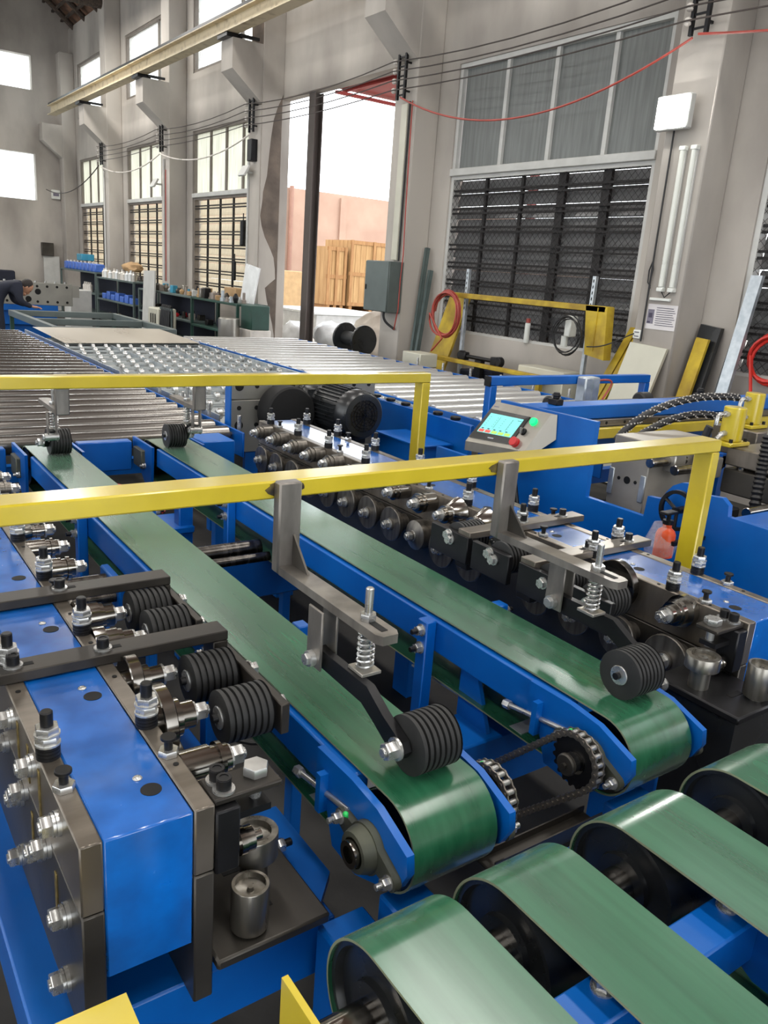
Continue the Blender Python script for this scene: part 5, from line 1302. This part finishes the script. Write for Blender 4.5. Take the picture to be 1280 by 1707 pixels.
MB().lathe((6.34, 6.42, 1.052), (0, 0, 1), [(0, .026), (.005, .03), (.20, .03), (.21, .026)], 14).build('can_body', 'whiteplastic', t)
MB().cyl((6.34, 6.42, 1.263), (6.34, 6.42, 1.31), .024, 14, ch=.004).build('can_cap', 'pinkhose', t)
solo(MB().box(5.97, 6.25, 5.48, 6.12, .0, .86, bev=.01), 'beige_cabinet', 'beige', (6.08, 5.8, 0), 'low beige cabinet under the window behind the yellow rail', 'cabinet')
solo(MB().box(5.5, 5.75, 7.18, 7.52, .68, .835, bev=.01).box(5.52, 5.73, 7.2, 7.5, 0, .68), 'carton', 'beige', (5.62, 7.35, 0), 'beige lidded box on a plinth beside the bright rollers', 'box')
for i, y in enumerate((6.74, 7.04)): solo(MB().box(6.07, 6.25, y - .13, y + .12, 0, .72 - .04 * i, bev=.01), 'blue_bin', 'navy', (6.1, y, 0), ('left' if i else 'right') + ' of two dark blue bins below the yellow rail', 'bin', 'dark blue bins')
# steel post in the doorway
t = thing('doorway_post', (6.46, 11.5, 0), 'dark steel post standing in the doorway', 'post')
MB().box(6.40, 6.415, 11.40, 11.58, 0, 4.14).box(6.53, 6.545, 11.40, 11.58, 0, 4.14).box(6.415, 6.53, 11.485, 11.495, 0, 4.14).build('post_section', 'poststeel', t)

# ------------------------------------------------------------------ yard behind the doorway
structure(MB().box(6.56, 34, -6, 32, .30, .38).build('ground_yard', 'yard'))
yw = structure(MB().box(6.56, 34, 30, 30.25, .38, 4.64).build('wall_yard', 'peach'))
for x in (12.4, 18.2, 22.4): MB().box(x, x + .3, 29.9, 30, .38, 4.5).build('pilaster', 'peach', yw)
solo(MB().cyl((15.9, 29.85, .38), (15.9, 29.85, 4.7), .09, 12), 'down_pipe', 'brownpipe', (15.9, 29.85, .38), 'reddish down pipe on the yard wall left of the steel post', 'pipe')
# red canopy over the yard side of the wall
t = thing('red_canopy', (8.6, 5, .38), 'red sheet canopy roof seen through the top of the doorway', 'roof')
MB().box(6.56, 10.8, -4, 11.2, 4.20, 4.22).build('canopy_sheet', 'redroof', t)
pm = MB().box(-.02, .02, -4, 11.2, -.04, 0).mesh('canopy_purlin', 'redroof')
for i in range(5): inst(pm, 'canopy_purlin', t, (6.75 + i * 1.0, 0, 4.20))
pm = MB().box(6.57, 10.8, -.03, .03, -.09, -.05).mesh('canopy_rafter', 'redroof')
for i in range(6): inst(pm, 'canopy_rafter', t, (0, 1.6 + i * 1.9, 4.20))
for y in (-3.6, 11.0): MB().box(10.6, 10.72, y, y + .12, .38, 4.15).build('canopy_leg', 'redroof', t)
# crates
def crate(x0, x1, y0, y1, z0, z1, lab):
    t = thing('wooden_crate', ((x0 + x1) / 2, (y0 + y1) / 2, z0), lab, 'crate', 'wooden crates in the yard')
    MB().box(x0 + .03, x1 - .03, y0 + .03, y1 - .03, z0 + .16, z1 - .02).build('crate_core', 'plywood', t)
    n = max(3, round((x1 - x0) / .2))
    for i in range(n):
        a = x0 + (x1 - x0) * i / n
        MB().box(a + .006, a + (x1 - x0) / n - .006, y0 + .008, y0 + .03, z0 + .16, z1 - .01).build('plank', 'plywood', t)
    n2 = max(3, round((y1 - y0) / .25))
    for i in range(n2):
        a = y0 + (y1 - y0) * i / n2
        MB().box(x0 + .008, x0 + .03, a + .006, a + (y1 - y0) / n2 - .006, z0 + .16, z1 - .01).build('plank', 'plywood', t)
    for zz in (z0 + .16, (z0 + z1) / 2, z1 - .13):
        MB().box(x0 - .03, x1 + .03, y0 - .02, y0 + .007, zz, zz + .12).build('batten', 'wood', t)
    for xx in (x0, (x0 + x1) / 2 - .05, x1 - .10): MB().box(xx, xx + .10, y0 - .045, y0 - .021, z0 + .16, z1).build('batten', 'wood', t)
    for xx in (x0 + .05, (x0 + x1) / 2 - .06, x1 - .17): MB().box(xx, xx + .12, y0, y1, z0, z0 + .16).build('skid', 'wood', t)
crate(14.2, 14.94, 24.0, 25.4, .381, 2.42, 'narrower wooden crate in the yard, left of the wider crate')
crate(15.02, 16.9, 23.9, 25.6, .381, 2.68, 'wider wooden crate in the yard behind the grey cabinet')
# sacks and sheeting inside and outside the doorway
def sack(c, rx_, ry_, rz_, seed, mt, lab, cat='sack', nm='sack'):
    rr = random.Random(seed); b = MB()
    bmesh.ops.create_icosphere(b.bm, subdivisions=3, radius=1)
    ph = [rr.uniform(0, 6) for _ in range(6)]
    for v in b.bm.verts:
        d = 1 + .13 * math.sin(v.co.x * 4 + ph[0]) * math.sin(v.co.z * 3 + ph[1]) + .10 * math.sin(v.co.y * 7 + ph[2]) * math.sin(v.co.z * 8 + ph[3]) + .07 * math.sin((v.co.x + v.co.y) * 11 + ph[4])
        z = max(v.co.z * d, -.72)
        v.co = Vector((c[0] + v.co.x * d * rx_, c[1] + v.co.y * d * ry_, c[2] + (z + .72) * rz_))
    return solo(b, nm, mt, (c[0], c[1], c[2]), lab, cat, ang=60)
sack((7.1, 10.45, .381), .40, .42, .40, 1, 'bag', 'large pale brown plastic wrapped sack behind the cable drum')
sack((7.85, 10.95, .381), .22, .25, .60, 2, 'bag', 'upright pale sack topped with dark print behind the large wrapped sack')
sack((6.98, 11.5, .381), .28, .38, .27, 3, 'film', 'white plastic covered heap right of the steel doorway post', 'heap', 'plastic_heap')
sack((6.95, 12.75, .381), .22, .3, .22, 4, 'film', 'small white plastic heap left of the steel doorway post', 'heap', 'plastic_heap')
solo(MB().box(8.2, 9.9, 14.2, 16.2, .381, .80, bev=.02).box(8.1, 10.0, 14.1, 16.3, .80, .84), 'sheet_stack', 'film', (9.0, 15, .38), 'flat stack of pale sheets in the yard behind the doorway post', 'stack')
sack((12.6, 26.8, .381), 1.6, .5, .5, 5, 'film', 'long white covered roll along the yard wall left of the crates', 'roll', 'covered_roll')
solo(MB().box(11.4, 13.0, 23.5, 24.2, .381, 1.55, bev=.02), 'brown_box', 'cardboard', (12.2, 23.8, .38), 'brown box in the yard left of the steel doorway post', 'box')

# ------------------------------------------------------------------ shelves and benches along the far wall
def shelf_unit(y0, y1, x0, x1, zs, lab, mt='shelfgrey', back=True):
    t = thing('storage_shelf', ((x0 + x1) / 2, (y0 + y1) / 2, 0), lab, 'shelf')
    for x in (x0, x1 - .04):
        for y in (y0, y1 - .04): MB().box(x, x + .04, y, y + .04, 0, zs[-1]).build('shelf_post', mt, t)
    for z in zs: MB().box(x0 + .002, x1 - .002, y0 + .041, y1 - .041, z - .035, z, bev=.003).build('shelf_board', mt, t)
    if back: MB().box(x1 - .06, x1 - .045, y0 + .05, y1 - .05, .1, zs[-1] - .04).build('shelf_back', 'navy', t)
    return t
shelf_unit(19.45, 22.6, 5.4, 5.95, (.3, .75, 1.22), 'dark shelf carrying the row of blue jugs, far end')
shelf_unit(16.75, 19.35, 5.4, 5.95, (.25, .68, 1.14), 'grey green shelf with pale bottles on top, in the middle of the row', 'shelfgrey', True)
shelf_unit(13.75, 16.6, 5.45, 5.95, (.25, .62, 1.04), 'low shelf behind the welding set, with clutter on top')
shelf_unit(11.78, 13.68, 5.4, 5.93, (.2, .60, 1.05), 'green work bench nearest the doorway', 'greenpaint', False)
j = None
for i in range(9):
    t = thing('blue_jug', (5.55, 19.75 + i * .32, 1.2205), ORD[8 - i] + ' blue jug from the left in the row on the far dark shelf', 'jug', 'blue jugs on the far shelf')
    MB().box(5.46, 5.68, 19.63 + i * .32, 19.87 + i * .32, 1.2205, 1.40, bev=.02).build('jug_body', 'jug', t)
    MB().cyl((5.52, 19.70 + i * .32, 1.40), (5.52, 19.70 + i * .32, 1.44), .03, 10).build('jug_cap', 'porcelain', t)
solo(MB().box(5.5, 5.8, 20.9, 21.35, 1.445, 1.60, bev=.01), 'teal_bin', 'tealbin', (5.65, 21.1, 1.445), 'teal bin standing on top of the blue jugs', 'bin')
rr = random.Random(11)
def bottle(x, y, z, h, r, mt, lab, grp):
    o = MB().lathe((x, y, z + .0005), (0, 0, 1), [(0, r), (h * .65, r), (h * .8, r * .45), (h, r * .45)], 10)
    solo(o, 'bottle', mt, (x, y, z), lab, 'bottle', grp)
for i in range(12): bottle(5.5 + rr.uniform(-.03, .03), 17.0 + i * .19, 1.14, rr.uniform(.16, .22), .055, rr.choice(['porcelain', 'film', 'bag', 'stainless']), ORD[11 - i] + ' pale bottle from the left in the row on the middle shelf', 'pale bottles on the middle shelf')
for i in range(4): bottle(5.5, 20.2 + i * .16, .75, .22, .055, 'porcelain', ORD[3 - i] + ' white bottle from the left on the lower board of the far dark shelf', 'white bottles on the far shelf')
for i in range(7): solo(MB().box(5.45, 5.62, 16.95 + i * .32, 17.18 + i * .32, .6805, .80 + .05 * (i % 2), bev=.01), 'blue_tub', 'jug', (5.5, 17.0 + i * .32, .68), ORD[6 - i] + ' blue tub from the left on the second board of the middle shelf', 'tub', 'blue tubs on the middle shelf')
def clutter(y0, y1, x0, x1, z, n, lab, grp, seed, mats_):
    q = random.Random(seed)
    cells = [(a, b_) for a in range(max(1, n // 2)) for b_ in range(2)]
    for i in range(n):
        a, b_ = cells[i % len(cells)]
        y = y0 + (y1 - y0) * (a + .5) / max(1, n // 2); x = x0 + (x1 - x0) * (b_ + .5) / 2
        s1, s2, h = q.uniform(.045, .06), q.uniform(.045, .06), q.uniform(.06, .17)
        k = q.random()
        if k < .4:
            b = MB().box(-s1, s1, -s2, s2, 0, h, bev=.008)
            bmesh.ops.rotate(b.bm, verts=b.bm.verts, cent=(0, 0, 0), matrix=Matrix.Rotation(q.uniform(-.3, .3), 3, 'Z'))
        elif k < .7: b = MB().lathe((0, 0, 0), (0, 0, 1), [(0, s1 * .8), (h * .3, s1 * .8), (h * .35, s1 * .5), (h, s1 * .5)], 12)
        else: b = MB().lathe((0, 0, 0), (0, 0, 1), [(0, s1 * .5), (h * .5, s1 * .9), (h * .6, s1 * .9), (h, s1 * .3)], 8)
        bmesh.ops.translate(b.bm, verts=b.bm.verts, vec=(x, y, z + .0005))
        mt_ = q.choice(mats_)
        row = 'front' if b_ == 0 else 'rear'
        solo(b, 'machine_part', mt_, (x, y, z), '%s %s from the left, %s row, %s' % (ORD[max(1, n // 2) - 1 - a], ('boxy', 'stepped round', 'bulging round')[0 if k < .4 else 1 if k < .7 else 2] + ' part', row, lab), 'part', grp)
CM = ['steel', 'steel_dark', 'rag', 'galv', 'cardboard', 'stainless', 'lightgrey', 'tealbin', 'black']
clutter(17.0, 19.2, 5.65, 5.92, 1.14, 10, 'behind the middle shelf bottles', 'parts behind the bottles', 3, ['cardboard', 'rag', 'steel_dark'])
clutter(13.85, 16.5, 5.48, 5.9, 1.04, 26, 'on top of the low shelf', 'parts on the low shelf', 4, CM)
clutter(11.95, 13.6, 5.42, 5.70, 1.05, 20, 'on the green bench', 'parts on the green bench', 5, CM)
clutter(13.9, 16.5, 5.5, 5.85, .62, 14, 'inside the low shelf', 'parts inside the low shelf', 6, ['black', 'steel_dark', 'redbutton', 'rag'])
clutter(16.9, 19.2, 5.5, 5.85, .25, 10, 'at the bottom of the middle shelf', 'parts at the bottom of the middle shelf', 8, ['black', 'steel_dark', 'cardboard'])
clutter(11.9, 13.5, 5.5, 5.85, .60, 8, 'inside the green bench', 'parts inside the green bench', 9, ['black', 'navy', 'steel_dark'])
solo(MB().box(5.72, 5.9, 12.55, 13.0, 1.051, 1.26, bev=.01), 'carton', 'cardboard', (5.76, 12.8, 1.05), 'brown carton among the parts on the green bench', 'box')
sack((5.72, 17.75, 1.31), .2, .28, .12, 12, 'cardboard', 'crumpled brown paper heap on top of the middle shelf', 'heap', 'paper_heap')
leaning('clear_sheet', 'film', ((5.85, 12.45, 1.66), (5.85, 11.95, 1.60)), ((5.75, 12.45, 1.051), (5.75, 11.95, 1.051)), .02, 'cloudy plastic sheet standing on the green bench by the doorway', 'sheet')
leaning('grey_door_panel', 'lightgrey', ((5.34, 15.92, 1.39), (5.34, 15.3, 1.41)), ((5.28, 15.92, .02), (5.28, 15.3, .02)), .03, 'pale grey door panel standing against the low shelf', 'panel')
# welding set
t = thing('welding_set', (5.1, 14.3, 0), 'cream welding set with three dark slots and bundled brown cables', 'welder')
MB().box(4.95, 5.29, 14.05, 14.55, .12, .80, bev=.02).build('welder_case', 'beige', t)
for i in range(3): MB().box(4.944, 4.95, 14.15 + i * .11, 14.20 + i * .11, .54, .70).build('vent_slot', 'pit', t)
for x in (5.0, 5.24):
    for y in (14.1, 14.5): MB().cyl((x - .02, y, .06), (x + .02, y, .06), .06, 14).build('caster', 'rubber', t)
t = thing('welding_cables', (5.0, 13.7, 0), 'bundle of dark welding cables hanging over a rail beside the cream welding set', 'cable')
MB().box(4.96, 5.0, 13.45, 13.98, .80, .84).box(4.97, 4.99, 13.45, 13.48, 0, .80).build('cable_rail', 'shelfgrey', t)
for i in range(7):
    y = 13.5 + i * .065
    MB().tube(bez((5.03, y + .06, .5), (5.03, y, 1.06), (4.93, y, 1.06), (4.92, y - .02, .03), 14), .018, 6).build('welding_cable', 'cable', t)
solo(MB().lathe((5.2, 11.62, 0), (0, 0, 1), [(0, .15), (.25, .16), (.26, .165), (.28, .16), (.52, .16), (.54, .165), (.84, .16), (.85, .15)], 20), 'steel_barrel', 'stainless', (5.2, 11.62, 0), 'grey steel barrel in front of the green bench', 'barrel')
solo(MB().box(5.42, 5.72, 11.30, 11.68, .70, 1.06, bev=.01), 'green_box', 'greenpaint', (5.57, 11.5, .70), 'dark green box stacked on the white box beside the doorway pilaster', 'box')
solo(MB().box(5.40, 5.74, 11.28, 11.72, 0, .70, bev=.01), 'white_box', 'porcelain', (5.57, 11.5, 0), 'white box under the dark green box', 'box')
solo(MB().box(4.55, 5.0, 18.3, 18.8, 0, .86, bev=.01), 'grey_control_box', 'lightgrey', (4.8, 18.5, 0), 'pale grey box standing before the middle shelf', 'box')
leaning('grey_board', 'lightgrey', ((5.47, 24.70, 1.46), (5.87, 24.70, 1.48)), ((5.44, 24.55, .02), (5.86, 24.55, .02)), .02, 'grey board leaning on the end wall corner', 'board') if False else None
b = MB().box(5.45, 5.87, 24.62, 24.65, 0.0, 1.47)
solo(b, 'grey_board', 'lightgrey', (5.66, 24.63, 0), 'tall grey board standing against the end wall', 'board')
solo(MB().box(5.41, 5.72, 24.55, 24.70, 1.4705, 1.82, bev=.01), 'dark_board', 'steel_dark', (5.55, 24.63, 1.47), 'dark square panel resting on top of the grey board', 'panel')
solo(MB().box(4.2, 4.62, 24.2, 24.6, 0, 1.03, bev=.03), 'blue_container', 'navy', (4.4, 24.4, 0), 'dark blue container by the end wall at the far left', 'container')
t = thing('meter_box', (5.86, 24.70, 2.55), 'small white meter box on the end wall corner', 'box')
MB().box(5.75, 5.98, 24.68, 24.749, 2.98, 3.22, bev=.01).build('meter_case', 'whiteplastic', t)
MB().box(5.79, 5.94, 24.675, 24.68, 3.06, 3.15).build('meter_window', 'ink', t)
# loose cable and chain on the floor between the conveyors
solo(MB().tube([(1.08 + .14 * math.cos(a * .35) + .01 * math.sin(a * 1.1), 2.02 + .11 * math.sin(a * .35), .25 + .0) for a in range(40)], .008, 6), 'floor_cable', 'cable', (1.08, 2.02, .25), 'loops of black cable lying between the two green conveyors', 'cable')
for i, c in enumerate((('redhose', 3.45), ('redhose', 3.38))):
    solo(MB().tube(bez((.965, c[1] + .2, .60), (1.02, c[1] + .1, .70), (1.12, c[1] - .1, .66), (1.16, c[1] - .15, .60), 10), .010, 6), 'red_hose', c[0], (1.05, c[1], .62), ('rear' if i == 0 else 'front') + ' of two red hoses arching between the green conveyors', 'hose', 'red hoses')

for k, (y, z, h, lab) in enumerate(((13.62, 1.95, .42, 'black bristle brush hanging at the right edge of the first bright window'), (13.95, 1.35, .34, 'dark roller brush hanging on the grille of the first bright window'))):
    b = MB().cyl((6.33, y, z), (6.33, y, z + h), .055 if k == 0 else .03, 10, ch=.015).cyl((6.33, y, z + h), (6.33, y, z + h + .12), .01, 8)
    solo(b, 'hanging_brush', 'black', (6.33, y, z), lab, 'brush')
